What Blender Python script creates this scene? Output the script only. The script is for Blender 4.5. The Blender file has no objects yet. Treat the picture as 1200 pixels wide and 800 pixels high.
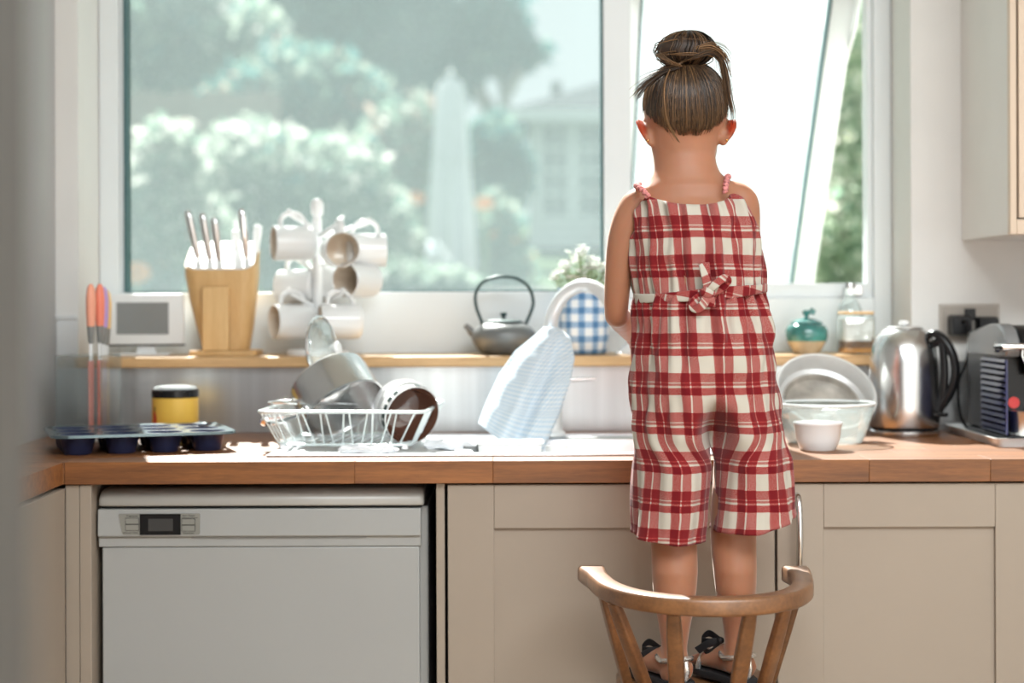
import bpy, bmesh, math, random
import numpy as np
from mathutils import Vector, Matrix, noise

random.seed(7)
np.random.seed(7)
SC = bpy.context.scene
COL = SC.collection
PI = math.pi
R = math.radians

# ------------------------------------------------------------------ camera
# the worktop's front edge is Y = 0, the camera looks along +Y
FPX, CX, HY, CAMD, CAMZ = 2000.0, 600.0, 350.0, 2.94, 1.19
cam_data = bpy.data.cameras.new('camera')
cam = bpy.data.objects.new('camera', cam_data)
COL.objects.link(cam)
cam.location = (0, -CAMD, CAMZ)
cam.rotation_euler = (R(90), R(0.2), 0)
cam_data.sensor_width = 36
cam_data.lens = 60
cam_data.shift_y = -50 / 1200
cam_data.clip_start = 0.05
cam_data.dof.use_dof = True
cam_data.dof.focus_distance = 2.72
cam_data.dof.aperture_fstop = 2.5
SC.camera = cam

# ------------------------------------------------------------------ world, sun, added fill lamps, exposure
world = bpy.data.worlds.new('world')
SC.world = world
world.use_nodes = True
bg = world.node_tree.nodes['Background']
bg.inputs['Color'].default_value = (0.90, 0.985, 1.0, 1)
bg.inputs['Strength'].default_value = 0.69

sun_d = bpy.data.lights.new('sun', 'SUN')
sun_d.energy = 23.0
sun_d.angle = R(0.6)
sun_d.color = (1.0, 0.965, 0.90)
sun = bpy.data.objects.new('sun', sun_d)
COL.objects.link(sun)
sun.rotation_euler = Vector((0.18, -0.70, -0.75)).to_track_quat('-Z', 'Y').to_euler()

fill_d = bpy.data.lights.new('rear_fill', 'AREA')  # added lamp behind the camera, fills the room from the rear
fill_d.shape = 'RECTANGLE'
fill_d.size, fill_d.size_y = 2.2, 1.85
fill_d.energy = 20
fill_d.color = (1.0, 0.965, 0.92)
fill = bpy.data.objects.new('rear_fill', fill_d)
COL.objects.link(fill)
fill.location = (0.75, -5.1, 1.45)
fill.rotation_euler = (R(90), 0, 0)

ceiling_fill_d = bpy.data.lights.new('ceiling_fill', 'AREA')  # added overhead lamp, brightens the window wall and the child
ceiling_fill_d.shape = 'RECTANGLE'
ceiling_fill_d.size, ceiling_fill_d.size_y = 2.4, 1.6
ceiling_fill_d.energy = 190
ceiling_fill_d.color = (0.90, 0.97, 1.0)
ceiling_fill_o = bpy.data.objects.new('ceiling_fill', ceiling_fill_d)
COL.objects.link(ceiling_fill_o)
ceiling_fill_o.location = (0.6, -2.9, 2.87)

vs = SC.view_settings
vs.view_transform = 'Standard'
vs.look = 'None'
vs.exposure = 0.0
vs.gamma = 1.0
vs.use_curve_mapping = False


# ------------------------------------------------------------------ helpers
def W(x, y, Y):
    """pixel of the photograph at depth Y -> point in the room"""
    d = CAMD + Y
    return Vector(((x - CX) * d / FPX, Y, CAMZ - (y - HY) * d / FPX))


def tag(o, label=None, cat=None, group=None, kind=None):
    if label: o['label'] = label
    if cat: o['category'] = cat
    if group: o['group'] = group
    if kind: o['kind'] = kind
    return o


def thing(name, label, cat, loc=(0, 0, 0), rot=(0, 0, 0), group=None):
    o = bpy.data.objects.new(name, None)
    COL.objects.link(o)
    o.empty_display_size = 0.05
    o.location = loc
    o.rotation_euler = rot
    return tag(o, label, cat, group)


def children_of(o):
    return [c for c in bpy.data.objects if c.parent == o]


def copy_tree(root, loc, rot=None, label=None):
    def rec(o, parent):
        c = o.copy()
        COL.objects.link(c)
        if parent is not None:
            c.parent = parent
        for ch in children_of(o):
            if ch is not c:
                rec(ch, c)
        return c
    r = rec(root, None)
    r.location = loc
    if rot is not None: r.rotation_euler = rot
    if label: r['label'] = label
    return r


class MB:
    """collects shapes, then links them as one mesh object"""
    def __init__(self):
        self.v, self.f, self.uv = [], [], {}

    def add(self, verts, faces, M=None):
        n = len(self.v)
        for p in verts:
            p = Vector(p)
            self.v.append(M @ p if M is not None else p)
        self.f += [tuple(i + n for i in f) for f in faces]
        return self

    def box(self, x0, x1, y0, y1, z0, z1, M=None):
        vs_ = [(x0, y0, z0), (x1, y0, z0), (x1, y1, z0), (x0, y1, z0), (x0, y0, z1), (x1, y0, z1), (x1, y1, z1), (x0, y1, z1)]
        return self.add(vs_, [(3, 2, 1, 0), (4, 5, 6, 7), (0, 1, 5, 4), (1, 2, 6, 5), (2, 3, 7, 6), (3, 0, 4, 7)], M)

    def loft(self, rings, cap0=True, cap1=True, M=None, closed=True):
        n = len(rings[0])
        vs_, fs = [], []
        for r_ in rings: vs_ += list(r_)
        m = n if closed else n - 1
        for i in range(len(rings) - 1):
            for j in range(m):
                k = (j + 1) % n
                fs.append((i * n + j, i * n + k, (i + 1) * n + k, (i + 1) * n + j))
        if cap0: fs.append(tuple(reversed(range(n))))
        if cap1: fs.append(tuple(range((len(rings) - 1) * n, len(rings) * n)))
        return self.add(vs_, fs, M)

    def lathe(self, prof, n=32, M=None, cap0=False, cap1=False):
        rings = [[(r_ * math.cos(2 * PI * k / n), r_ * math.sin(2 * PI * k / n), z) for k in range(n)] for r_, z in prof]
        return self.loft(rings, cap0, cap1, M)

    def tube(self, pts, rad, n=8, M=None, cap=True, closed=False, flat=1.0):
        pts = [Vector(p) for p in pts]
        m = len(pts)
        rads = rad if isinstance(rad, (list, tuple)) else [rad] * m
        rings = []
        up = None
        for i, p in enumerate(pts):
            if closed:
                t = pts[(i + 1) % m] - pts[i - 1]
            else:
                t = pts[min(i + 1, m - 1)] - pts[max(i - 1, 0)]
            t = t.normalized() if t.length > 1e-9 else Vector((0, 0, 1))
            if up is None:
                up = Vector((0, 0, 1)) if abs(t.z) < 0.9 else Vector((0, 1, 0))
            a = t.cross(up)
            a = a.normalized() if a.length > 1e-6 else t.orthogonal().normalized()
            b = a.cross(t).normalized()
            up = b
            rings.append([p + a * (rads[i] * math.cos(2 * PI * k / n)) + b * (rads[i] * flat * math.sin(2 * PI * k / n)) for k in range(n)])
        if closed:
            rings.append(rings[0])
            return self.loft(rings, False, False, M)
        return self.loft(rings, cap, cap, M)

    def ell(self, c, rx, ry, rz, n=20, m=12, M=None):
        rings = []
        c = Vector(c)
        for i in range(1, m):
            a = PI * i / m
            rings.append([(c.x + rx * math.sin(a) * math.cos(2 * PI * k / n), c.y + ry * math.sin(a) * math.sin(2 * PI * k / n), c.z - rz * math.cos(a)) for k in range(n)])
        return self.loft(rings, True, True, M)

    def prism(self, outline, y0, y1, M=None):
        """outline in XZ, pushed along Y"""
        a = [(x, y0, z) for x, z in outline]
        b = [(x, y1, z) for x, z in outline]
        return self.loft([a, b], True, True, M)

    def mesh(self, name):
        me = bpy.data.meshes.new(name)
        me.from_pydata([tuple(p) for p in self.v], [], self.f)
        bm = bmesh.new()
        bm.from_mesh(me)
        bmesh.ops.recalc_face_normals(bm, faces=bm.faces)
        bm.to_mesh(me)
        bm.free()
        return me

    def build(self, name, mat, parent=None, loc=None, rot=None, bevel=0, smooth=True, angle=38, sub=0, solid=0):
        me = self.mesh(name)
        return link_mesh(name, me, mat, parent, loc, rot, bevel, smooth, angle, sub, solid)


def link_mesh(name, me, mat, parent=None, loc=None, rot=None, bevel=0, smooth=True, angle=38, sub=0, solid=0):
    o = bpy.data.objects.new(name, me)
    COL.objects.link(o)
    if mat is not None: me.materials.append(mat)
    if smooth:
        me.shade_smooth()
        me.set_sharp_from_angle(angle=R(angle))
    if parent is not None: o.parent = parent
    if loc is not None: o.location = loc
    if rot is not None: o.rotation_euler = rot
    if solid:
        s = o.modifiers.new('solid', 'SOLIDIFY'); s.thickness = solid; s.offset = 0
    if bevel:
        b = o.modifiers.new('bevel', 'BEVEL'); b.width = bevel; b.segments = 2; b.limit_method = 'ANGLE'; b.angle_limit = R(40)
        b.harden_normals = False
    if sub:
        s = o.modifiers.new('sub', 'SUBSURF'); s.levels = sub; s.render_levels = sub
    return o


def rrect(hx, hy, r_, n=5, cx=0, cy=0):
    """rounded rectangle outline"""
    out = []
    for sx, sy, a0 in ((1, 1, 0), (-1, 1, 90), (-1, -1, 180), (1, -1, 270)):
        for k in range(n):
            a = R(a0 + 90 * k / (n - 1))
            out.append((cx + sx * (hx - r_) + r_ * math.cos(a), cy + sy * (hy - r_) + r_ * math.sin(a)))
    return out


def smooth_path(pts, n=8):
    """Catmull-Rom through the points"""
    pts = [Vector(p) for p in pts]
    P_ = [pts[0] * 2 - pts[1]] + pts + [pts[-1] * 2 - pts[-2]]
    out = []
    for i in range(1, len(P_) - 2):
        p0, p1, p2, p3 = P_[i - 1:i + 3]
        for k in range(n):
            t = k / n
            out.append(0.5 * ((2 * p1) + (p2 - p0) * t + (2 * p0 - 5 * p1 + 4 * p2 - p3) * t * t + (3 * p1 - p0 - 3 * p2 + p3) * t ** 3))
    out.append(pts[-1])
    return out


def lerp_tab(tab, t):
    """piecewise linear table [(key, a, b, ...)] sampled with smooth ends"""
    if t <= tab[0][0]: return tab[0][1:]
    for a, b in zip(tab, tab[1:]):
        if t <= b[0]:
            k = (t - a[0]) / (b[0] - a[0])
            k = k * k * (3 - 2 * k) * 0.5 + k * 0.5
            return tuple(p + (q - p) * k for p, q in zip(a[1:], b[1:]))
    return tab[-1][1:]


# ------------------------------------------------------------------ materials
def new_mat(name):
    m = bpy.data.materials.new(name)
    m.use_nodes = True
    nt = m.node_tree
    return m, nt, nt.nodes, nt.links, nt.nodes['Principled BSDF']


def mat(name, color, rough=0.5, metal=0.0, var=0.05, scale=8.0, bump=0.0, bscale=60.0, spec=0.5, coat=0.0, sss=0.0, sssr=None, stretch=None):
    m, nt, N, L, bs = new_mat(name)
    bs.inputs['Roughness'].default_value = rough
    bs.inputs['Metallic'].default_value = metal
    bs.inputs['Specular IOR Level'].default_value = spec
    bs.inputs['Coat Weight'].default_value = coat
    if sss:
        bs.inputs['Subsurface Weight'].default_value = sss
        bs.inputs['Subsurface Radius'].default_value = sssr or (0.02, 0.007, 0.004)
        bs.inputs['Subsurface Scale'].default_value = 1.0
    tc = N.new('ShaderNodeTexCoord')
    src = tc.outputs['Object']
    if stretch:
        mp = N.new('ShaderNodeMapping'); mp.inputs['Scale'].default_value = stretch
        L.new(src, mp.inputs['Vector']); src = mp.outputs['Vector']
    nz = N.new('ShaderNodeTexNoise'); nz.inputs['Scale'].default_value = scale; nz.inputs['Detail'].default_value = 4
    L.new(src, nz.inputs['Vector'])
    rp = N.new('ShaderNodeValToRGB')
    c = Vector(color[:3])
    rp.color_ramp.elements[0].position = 0.3; rp.color_ramp.elements[1].position = 0.7
    rp.color_ramp.elements[0].color = (*[max(0, x * (1 - var)) for x in c], 1)
    rp.color_ramp.elements[1].color = (*[min(1, x * (1 + var)) for x in c], 1)
    L.new(nz.outputs['Fac'], rp.inputs['Fac'])
    L.new(rp.outputs['Color'], bs.inputs['Base Color'])
    if bump:
        n2 = N.new('ShaderNodeTexNoise'); n2.inputs['Scale'].default_value = bscale; n2.inputs['Detail'].default_value = 3
        L.new(src, n2.inputs['Vector'])
        bp = N.new('ShaderNodeBump'); bp.inputs['Strength'].default_value = bump; bp.inputs['Distance'].default_value = 0.002
        L.new(n2.outputs['Fac'], bp.inputs['Height']); L.new(bp.outputs['Normal'], bs.inputs['Normal'])
    return m


def wood(name, dark, light, rough=0.4, stretch=(1.5, 22, 22), grain=3.0, bump=0.12, coat=0.0, spec=0.5, coat_rough=0.15):
    m, nt, N, L, bs = new_mat(name)
    bs.inputs['Roughness'].default_value = rough
    bs.inputs['Coat Weight'].default_value = coat
    bs.inputs['Coat Roughness'].default_value = coat_rough
    bs.inputs['Specular IOR Level'].default_value = spec
    tc = N.new('ShaderNodeTexCoord')
    oi = N.new('ShaderNodeObjectInfo')
    ad = N.new('ShaderNodeVectorMath'); ad.operation = 'ADD'
    sc_ = N.new('ShaderNodeVectorMath'); sc_.operation = 'SCALE'; sc_.inputs['Scale'].default_value = 7.0
    cb = N.new('ShaderNodeCombineXYZ')
    for k in range(3): L.new(oi.outputs['Random'], cb.inputs[k])
    L.new(cb.outputs[0], sc_.inputs[0])
    L.new(tc.outputs['Object'], ad.inputs[0]); L.new(sc_.outputs[0], ad.inputs[1])
    mp = N.new('ShaderNodeMapping'); mp.inputs['Scale'].default_value = stretch
    L.new(ad.outputs[0], mp.inputs['Vector'])
    nz = N.new('ShaderNodeTexNoise'); nz.inputs['Scale'].default_value = grain; nz.inputs['Detail'].default_value = 8; nz.inputs['Roughness'].default_value = 0.65
    L.new(mp.outputs[0], nz.inputs['Vector'])
    n2 = N.new('ShaderNodeTexNoise'); n2.inputs['Scale'].default_value = grain * 9; n2.inputs['Detail'].default_value = 3
    L.new(mp.outputs[0], n2.inputs['Vector'])
    mx = N.new('ShaderNodeMath'); mx.operation = 'MULTIPLY_ADD'; mx.inputs[1].default_value = 0.35
    L.new(n2.outputs['Fac'], mx.inputs[0]); L.new(nz.outputs['Fac'], mx.inputs[2])
    rp = N.new('ShaderNodeValToRGB')
    e = rp.color_ramp.elements
    e[0].position = 0.42; e[1].position = 0.9
    e[0].color = (*dark, 1); e[1].color = (*light, 1)
    L.new(mx.outputs[0], rp.inputs['Fac'])
    hs = N.new('ShaderNodeHueSaturation')
    vr = N.new('ShaderNodeMapRange'); vr.inputs['To Min'].default_value = 0.86; vr.inputs['To Max'].default_value = 1.14
    L.new(oi.outputs['Random'], vr.inputs['Value']); L.new(vr.outputs[0], hs.inputs['Value'])
    L.new(rp.outputs['Color'], hs.inputs['Color'])
    L.new(hs.outputs['Color'], bs.inputs['Base Color'])
    bp = N.new('ShaderNodeBump'); bp.inputs['Strength'].default_value = bump; bp.inputs['Distance'].default_value = 0.001
    L.new(mx.outputs[0], bp.inputs['Height']); L.new(bp.outputs['Normal'], bs.inputs['Normal'])
    return m


def glass(name, haze=0.1, tint=(0.9, 0.97, 0.96), gloss=0.08, rough=0.02, haze_col=(0.95, 1.0, 1.0)):
    """thin pane: clear, a little mirror, and a film of dust that paints in veiling glare"""
    m = bpy.data.materials.new(name)
    m.use_nodes = True
    nt = m.node_tree; N = nt.nodes; L = nt.links
    N.clear()
    out = N.new('ShaderNodeOutputMaterial')
    tr = N.new('ShaderNodeBsdfTransparent'); tr.inputs['Color'].default_value = (*tint, 1)
    gl = N.new('ShaderNodeBsdfGlossy'); gl.inputs['Roughness'].default_value = rough
    lw = N.new('ShaderNodeFresnel'); lw.inputs['IOR'].default_value = 1.2
    ml = N.new('ShaderNodeMath'); ml.operation = 'MULTIPLY_ADD'; ml.inputs[1].default_value = 0.6; ml.inputs[2].default_value = gloss * 0.5
    L.new(lw.outputs[0], ml.inputs[0])
    m1 = N.new('ShaderNodeMixShader')
    L.new(ml.outputs[0], m1.inputs[0]); L.new(tr.outputs[0], m1.inputs[1]); L.new(gl.outputs[0], m1.inputs[2])
    tl = N.new('ShaderNodeBsdfTranslucent'); tl.inputs['Color'].default_value = (*haze_col, 1)
    nz = N.new('ShaderNodeTexNoise'); nz.inputs['Scale'].default_value = 3.0; nz.inputs['Detail'].default_value = 5
    tc = N.new('ShaderNodeTexCoord'); L.new(tc.outputs['Object'], nz.inputs['Vector'])
    mr = N.new('ShaderNodeMapRange'); mr.inputs['To Min'].default_value = haze * 0.75; mr.inputs['To Max'].default_value = haze * 1.25
    L.new(nz.outputs['Fac'], mr.inputs['Value'])
    m2 = N.new('ShaderNodeMixShader')
    L.new(mr.outputs[0], m2.inputs[0]); L.new(m1.outputs[0], m2.inputs[1]); L.new(tl.outputs[0], m2.inputs[2])
    L.new(m2.outputs[0], out.inputs['Surface'])
    return m


def attr_mat(name, rough=0.6, trans=0.0, spec=0.3, attr='tint'):
    """colour from a per-face attribute (each leaf or strand keeps its own colour)"""
    m, nt, N, L, bs = new_mat(name)
    bs.inputs['Roughness'].default_value = rough
    bs.inputs['Specular IOR Level'].default_value = spec
    at = N.new('ShaderNodeAttribute'); at.attribute_name = attr
    L.new(at.outputs['Color'], bs.inputs['Base Color'])
    if trans:
        tl = N.new('ShaderNodeBsdfTranslucent'); L.new(at.outputs['Color'], tl.inputs['Color'])
        mx = N.new('ShaderNodeMixShader'); mx.inputs[0].default_value = trans
        L.new(bs.outputs[0], mx.inputs[1]); L.new(tl.outputs[0], mx.inputs[2])
        L.new(mx.outputs[0], N['Material Output'].inputs['Surface'])
    return m


def ramp_stops(rp, stops, mode='LINEAR'):
    cr = rp.color_ramp
    cr.interpolation = mode
    while len(cr.elements) > 1: cr.elements.remove(cr.elements[-1])
    cr.elements[0].position = stops[0][0]; cr.elements[0].color = (*[stops[0][1]] * 3, 1)
    for p, v in stops[1:]:
        e = cr.elements.new(p); e.color = (*[v] * 3, 1)


def plaid(name, pu, pv, prof_u, prof_v, c0, c1, c2, thread=900.0, rough=0.85, ou=0.0, ov=0.0, warp=0.006):
    """woven check: UV in metres, bands along u and v"""
    m, nt, N, L, bs = new_mat(name)
    bs.inputs['Roughness'].default_value = rough
    bs.inputs['Specular IOR Level'].default_value = 0.15
    bs.inputs['Sheen Weight'].default_value = 0.15
    uv = N.new('ShaderNodeUVMap'); uv.uv_map = 'UVMap'
    nzv = N.new('ShaderNodeTexNoise'); nzv.inputs['Scale'].default_value = 14.0; nzv.inputs['Detail'].default_value = 2
    L.new(uv.outputs[0], nzv.inputs['Vector'])
    vm = N.new('ShaderNodeVectorMath'); vm.operation = 'MULTIPLY_ADD'
    vm.inputs[1].default_value = (warp, warp, 0); L.new(nzv.outputs['Color'], vm.inputs[0]); L.new(uv.outputs[0], vm.inputs[2])
    sx = N.new('ShaderNodeSeparateXYZ'); L.new(vm.outputs[0], sx.inputs[0])

    def band(sock, period, off, prof):
        a = N.new('ShaderNodeMath'); a.operation = 'MULTIPLY_ADD'; a.inputs[1].default_value = 1 / period; a.inputs[2].default_value = off
        L.new(sock, a.inputs[0])
        f = N.new('ShaderNodeMath'); f.operation = 'FRACT'; L.new(a.outputs[0], f.inputs[0])
        r_ = N.new('ShaderNodeValToRGB'); ramp_stops(r_, prof); L.new(f.outputs[0], r_.inputs['Fac'])
        return r_.outputs['Color']
    bu = band(sx.outputs[0], pu, ou, prof_u)
    bv = band(sx.outputs[1], pv, ov, prof_v)
    # threads of warp and weft show alternately
    th = N.new('ShaderNodeTexNoise'); th.inputs['Scale'].default_value = thread; th.inputs['Detail'].default_value = 1
    L.new(uv.outputs[0], th.inputs['Vector'])
    tr_ = N.new('ShaderNodeMapRange'); tr_.inputs['From Min'].default_value = 0.3; tr_.inputs['From Max'].default_value = 0.7
    tr_.inputs['To Min'].default_value = 0.25; tr_.inputs['To Max'].default_value = 0.75
    L.new(th.outputs['Fac'], tr_.inputs['Value'])
    mx = N.new('ShaderNodeMix'); mx.data_type = 'RGBA'
    L.new(tr_.outputs[0], mx.inputs[0]); L.new(bu, mx.inputs[6]); L.new(bv, mx.inputs[7])
    rp = N.new('ShaderNodeValToRGB')
    cr = rp.color_ramp
    cr.elements[0].position = 0.0; cr.elements[0].color = (*c0, 1)
    cr.elements[1].position = 1.0; cr.elements[1].color = (*c2, 1)
    e = cr.elements.new(0.5); e.color = (*c1, 1)
    L.new(mx.outputs[2], rp.inputs['Fac'])
    L.new(rp.outputs['Color'], bs.inputs['Base Color'])
    bp = N.new('ShaderNodeBump'); bp.inputs['Strength'].default_value = 0.25; bp.inputs['Distance'].default_value = 0.0006
    L.new(th.outputs['Fac'], bp.inputs['Height']); L.new(bp.outputs['Normal'], bs.inputs['Normal'])
    return m


def tex_coord_mat(name, uv=True):
    return new_mat(name)


M = {}
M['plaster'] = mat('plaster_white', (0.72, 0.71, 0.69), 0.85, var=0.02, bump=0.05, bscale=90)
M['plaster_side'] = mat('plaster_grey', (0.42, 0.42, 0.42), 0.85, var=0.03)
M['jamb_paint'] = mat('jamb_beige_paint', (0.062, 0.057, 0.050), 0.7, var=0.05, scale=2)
M['upvc'] = mat('white_window_plastic', (0.745, 0.785, 0.80), 0.35, var=0.01)
M['gasket'] = mat('dark_teal_gasket', (0.05, 0.12, 0.13), 0.5)
M['cream'] = mat('cream_cabinet_paint', (0.315, 0.258, 0.205), 0.5, var=0.03, scale=3)
M['cream_light'] = mat('pale_cabinet_side', (0.72, 0.70, 0.67), 0.5, var=0.02)
M['beige_door'] = mat('beige_wall_unit_paint', (0.66, 0.53, 0.41), 0.5, var=0.02)
M['dark'] = mat('dark_gap', (0.02, 0.02, 0.02), 0.8)
M['enamel'] = mat('white_enamel', (0.345, 0.345, 0.335), 0.35, var=0.02, scale=4)
M['enamel_top'] = mat('white_enamel_lid', (0.37, 0.35, 0.32), 0.3, var=0.02)
M['steel'] = mat('brushed_steel', (0.66, 0.66, 0.66), 0.22, 1.0, var=0.04, scale=30)
M['steel_plate'] = mat('brushed_steel_sheet', (0.56, 0.57, 0.58), 0.34, 0.9, var=0.10, scale=5, stretch=(6, 1, 0.15))
M['sink_steel'] = mat('sink_steel', (0.78, 0.80, 0.82), 0.28, 1.0, var=0.03)
M['chrome'] = mat('polished_chrome', (0.86, 0.86, 0.87), 0.06, 1.0, var=0.01)
M['brushed_white'] = mat('satin_tap_metal', (0.84, 0.86, 0.87), 0.28, 0.35, var=0.01)
M['oak'] = wood('oiled_oak', (0.105, 0.034, 0.008), (0.295, 0.108, 0.027), 0.5, bump=0.08, spec=0.6)
M['oak_sill'] = wood('oak_sill', (0.40, 0.23, 0.10), (0.62, 0.40, 0.20), 0.4)
M['chair_wood'] = wood('worn_varnished_wood', (0.075, 0.027, 0.009), (0.26, 0.112, 0.038), 0.35, stretch=(8, 8, 8), grain=2.2, bump=0.2, coat=0.7, coat_rough=0.5)
M['bamboo'] = wood('pale_block_wood', (0.62, 0.36, 0.14), (0.80, 0.53, 0.25), 0.45, stretch=(16, 16, 1.5), grain=2.0)
M['white_cer'] = mat('white_glazed_ceramic', (0.76, 0.77, 0.77), 0.15, var=0.01, coat=0.3)
M['white_plastic'] = mat('white_plastic', (0.80, 0.81, 0.81), 0.35, var=0.01)
M['black_plastic'] = mat('black_plastic', (0.009, 0.009, 0.010), 0.25, var=0.1, spec=0.3)
M['black_matte'] = mat('black_matte', (0.02, 0.02, 0.022), 0.6)
M['screen_grey'] = mat('unlit_screen', (0.24, 0.25, 0.25), 0.25, var=0.03)
M['iron'] = mat('cast_iron_grey', (0.16, 0.165, 0.165), 0.38, 0.25, var=0.15, bump=0.4, bscale=260)
M['iron_dark'] = mat('iron_green_black', (0.03, 0.06, 0.06), 0.35, 0.3)
M['navy_tin'] = mat('navy_non_stick', (0.022, 0.028, 0.075), 0.3, 0.3, var=0.12)
M['tin_top'] = mat('grey_teal_non_stick', (0.12, 0.17, 0.19), 0.22, 0.6, var=0.1)
M['yellow'] = mat('yellow_tin_paint', (0.82, 0.50, 0.08), 0.4, var=0.05)
M['red_print'] = mat('red_print', (0.55, 0.05, 0.03), 0.5)
M['pink_handle'] = mat('salmon_pink_handle', (0.85, 0.36, 0.24), 0.4)
M['coral_handle'] = mat('coral_red_handle', (0.86, 0.24, 0.15), 0.4)
M['purple_handle'] = mat('lilac_handle', (0.45, 0.30, 0.60), 0.4)
M['yellow_handle'] = mat('amber_handle', (0.80, 0.52, 0.20), 0.4)
M['grey_bolster'] = mat('grey_bolster', (0.22, 0.22, 0.21), 0.4)
M['pink_blade'] = mat('pink_coated_blade', (0.74, 0.27, 0.22), 0.35)
M['coral_blade'] = mat('coral_coated_blade', (0.78, 0.22, 0.16), 0.35)
M['purple_blade'] = mat('lilac_coated_blade', (0.42, 0.28, 0.5), 0.35)
M['yellow_blade'] = mat('amber_coated_blade', (0.72, 0.45, 0.2), 0.35)
M['clear'] = glass('clear_acrylic', 0.03, (0.93, 0.95, 0.95), 0.12, 0.05)
M['clear_bowl'] = glass('clear_bowl_glass', 0.09, (0.92, 0.96, 0.96), 0.2, 0.03)
M['pane'] = glass('window_glass', 0.15, (0.97, 0.99, 0.99), 0.004, haze_col=(0.28, 0.345, 0.355))  # glare haze over the garden is put into the film colour
M['pane_glare'] = glass('hazed_sash_glass', 0.25, (0.97, 1.0, 1.0), 0.02, haze_col=(0.33, 0.365, 0.375))  # white sky glare on the open sash is put into the film
M['skin'] = mat('skin', (0.37, 0.165, 0.094), 0.5, var=0.06, scale=14, sss=0.5, sssr=(0.018, 0.006, 0.003), spec=0.35)
_b = M['skin'].node_tree.nodes['Principled BSDF'].inputs
_nt = M['skin'].node_tree
_at = _nt.nodes.new('ShaderNodeAttribute'); _at.attribute_name = 'thin'
_tl = _nt.nodes.new('ShaderNodeBsdfTranslucent'); _tl.inputs['Color'].default_value = (0.85, 0.20, 0.07, 1)
_mx = _nt.nodes.new('ShaderNodeMixShader')
_nt.links.new(_at.outputs['Fac'], _mx.inputs[0])
_nt.links.new(_nt.nodes['Principled BSDF'].outputs[0], _mx.inputs[1])
_nt.links.new(_tl.outputs[0], _mx.inputs[2])
_nt.links.new(_mx.outputs[0], _nt.nodes['Material Output'].inputs['Surface'])
_b['Sheen Weight'].default_value = 0.35
_b['Sheen Roughness'].default_value = 0.35
_b['Sheen Tint'].default_value = (1.0, 0.93, 0.86, 1)
M['hair'] = attr_mat('brown_hair', 0.42, 0.0, 0.45)
M['hair_cap'] = mat('hair_under', (0.040, 0.021, 0.012), 0.6, var=0.3, scale=30)
M['leaf'] = attr_mat('leaf', 0.7, 0.5, 0.2)
M['bark'] = mat('bark', (0.30, 0.27, 0.24), 0.9, var=0.2)
M['lawn'] = mat('lawn', (0.075, 0.105, 0.06), 0.95, var=0.25, scale=2, spec=0.0)
M['patio'] = mat('patio_paving', (0.11, 0.105, 0.10), 0.9, var=0.1, scale=2, spec=0.0)
M['render_white'] = mat('white_boards', (0.66, 0.70, 0.72), 0.7, var=0.03)
M['roof'] = mat('grey_roof_felt', (0.075, 0.08, 0.085), 0.9, var=0.1, spec=0.0)
M['house_pane'] = mat('house_window_glass', (0.035, 0.06, 0.075), 0.3, var=0.1, spec=0.2)
M['canvas'] = mat('white_canvas', (0.74, 0.77, 0.80), 0.8, var=0.03)
M['fence'] = mat('weathered_fence', (0.30, 0.24, 0.20), 0.85, var=0.12, stretch=(1, 1, 0.2))

# ------------------------------------------------------------------ room shell
YW, YF = 0.65, 0.83            # face of the window wall, face of the window frame
XL, XR = -0.96, 2.2            # side walls
SILL = 1.07
TOP = 0.911                    # worktop surface


def structure(name, mb, m, **k):
    o = mb.build(name, m, smooth=False, **k)
    o['kind'] = 'structure'
    return o


wb = MB()
wb.box(XL - 0.1, -0.912, YW, 0.95, 0, 2.85)
wb.box(0.84, XR + 0.1, YW, 0.95, 0, 2.85)
wb.box(-0.912, 0.84, YW, 0.95, 0, 1.046)
wb.box(-0.912, 0.84, YW, 0.95, 2.80, 2.85)
structure('wall_back', wb, M['plaster'])
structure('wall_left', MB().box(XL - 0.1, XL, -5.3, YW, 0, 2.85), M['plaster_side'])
structure('wall_right', MB().box(XR, XR + 0.1, -5.3, YW, 0, 2.85), M['plaster'])
wr = MB()
wr.box(XL, -0.35, -5.3, -5.2, 0, 2.85).box(1.85, XR, -5.3, -5.2, 0, 2.85).box(-0.35, 1.85, -5.3, -5.2, 2.35, 2.85).box(-0.35, 1.85, -5.3, -5.2, 0, 0.5)  # rear opening added for the fill lamp
structure('wall_rear', wr, M['plaster'])
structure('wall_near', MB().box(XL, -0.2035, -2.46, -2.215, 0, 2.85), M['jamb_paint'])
structure('floor', MB().box(XL - 0.1, XR + 0.1, -5.3, 0.95, -0.1, 0), wood('floor_boards', (0.22, 0.14, 0.08), (0.42, 0.29, 0.18), 0.4))
# unseen opening added in the ceiling for the overhead fill lamp
ce = MB()
ce.box(XL - 0.1, XR + 0.1, -5.3, -3.75, 2.85, 2.95).box(XL - 0.1, XR + 0.1, -2.05, 0.95, 2.85, 2.95)
ce.box(XL - 0.1, -0.65, -3.75, -2.05, 2.85, 2.95).box(1.85, XR + 0.1, -3.75, -2.05, 2.85, 2.95)
structure('ceiling', ce, M['plaster'])

# sill board, set into the opening
sb = MB().box(-0.912, 0.84, 0.622, YF, 1.048, SILL)
sill = sb.build('windowsill', M['oak_sill'], bevel=0.003)
sill['kind'] = 'structure'

# ------------------------------------------------------------------ window
win = thing('window_1', None, None, (0, YF, SILL))
win['kind'] = 'structure'


def wpart(name, mb, m, parent=win, bevel=0.002, off=(0, YF, SILL), **k):
    o = mb.build(name, m, None, bevel=bevel, **k)
    o.parent = parent
    me = o.data
    me.transform(Matrix.Translation(-Vector(off)))
    return o


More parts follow.
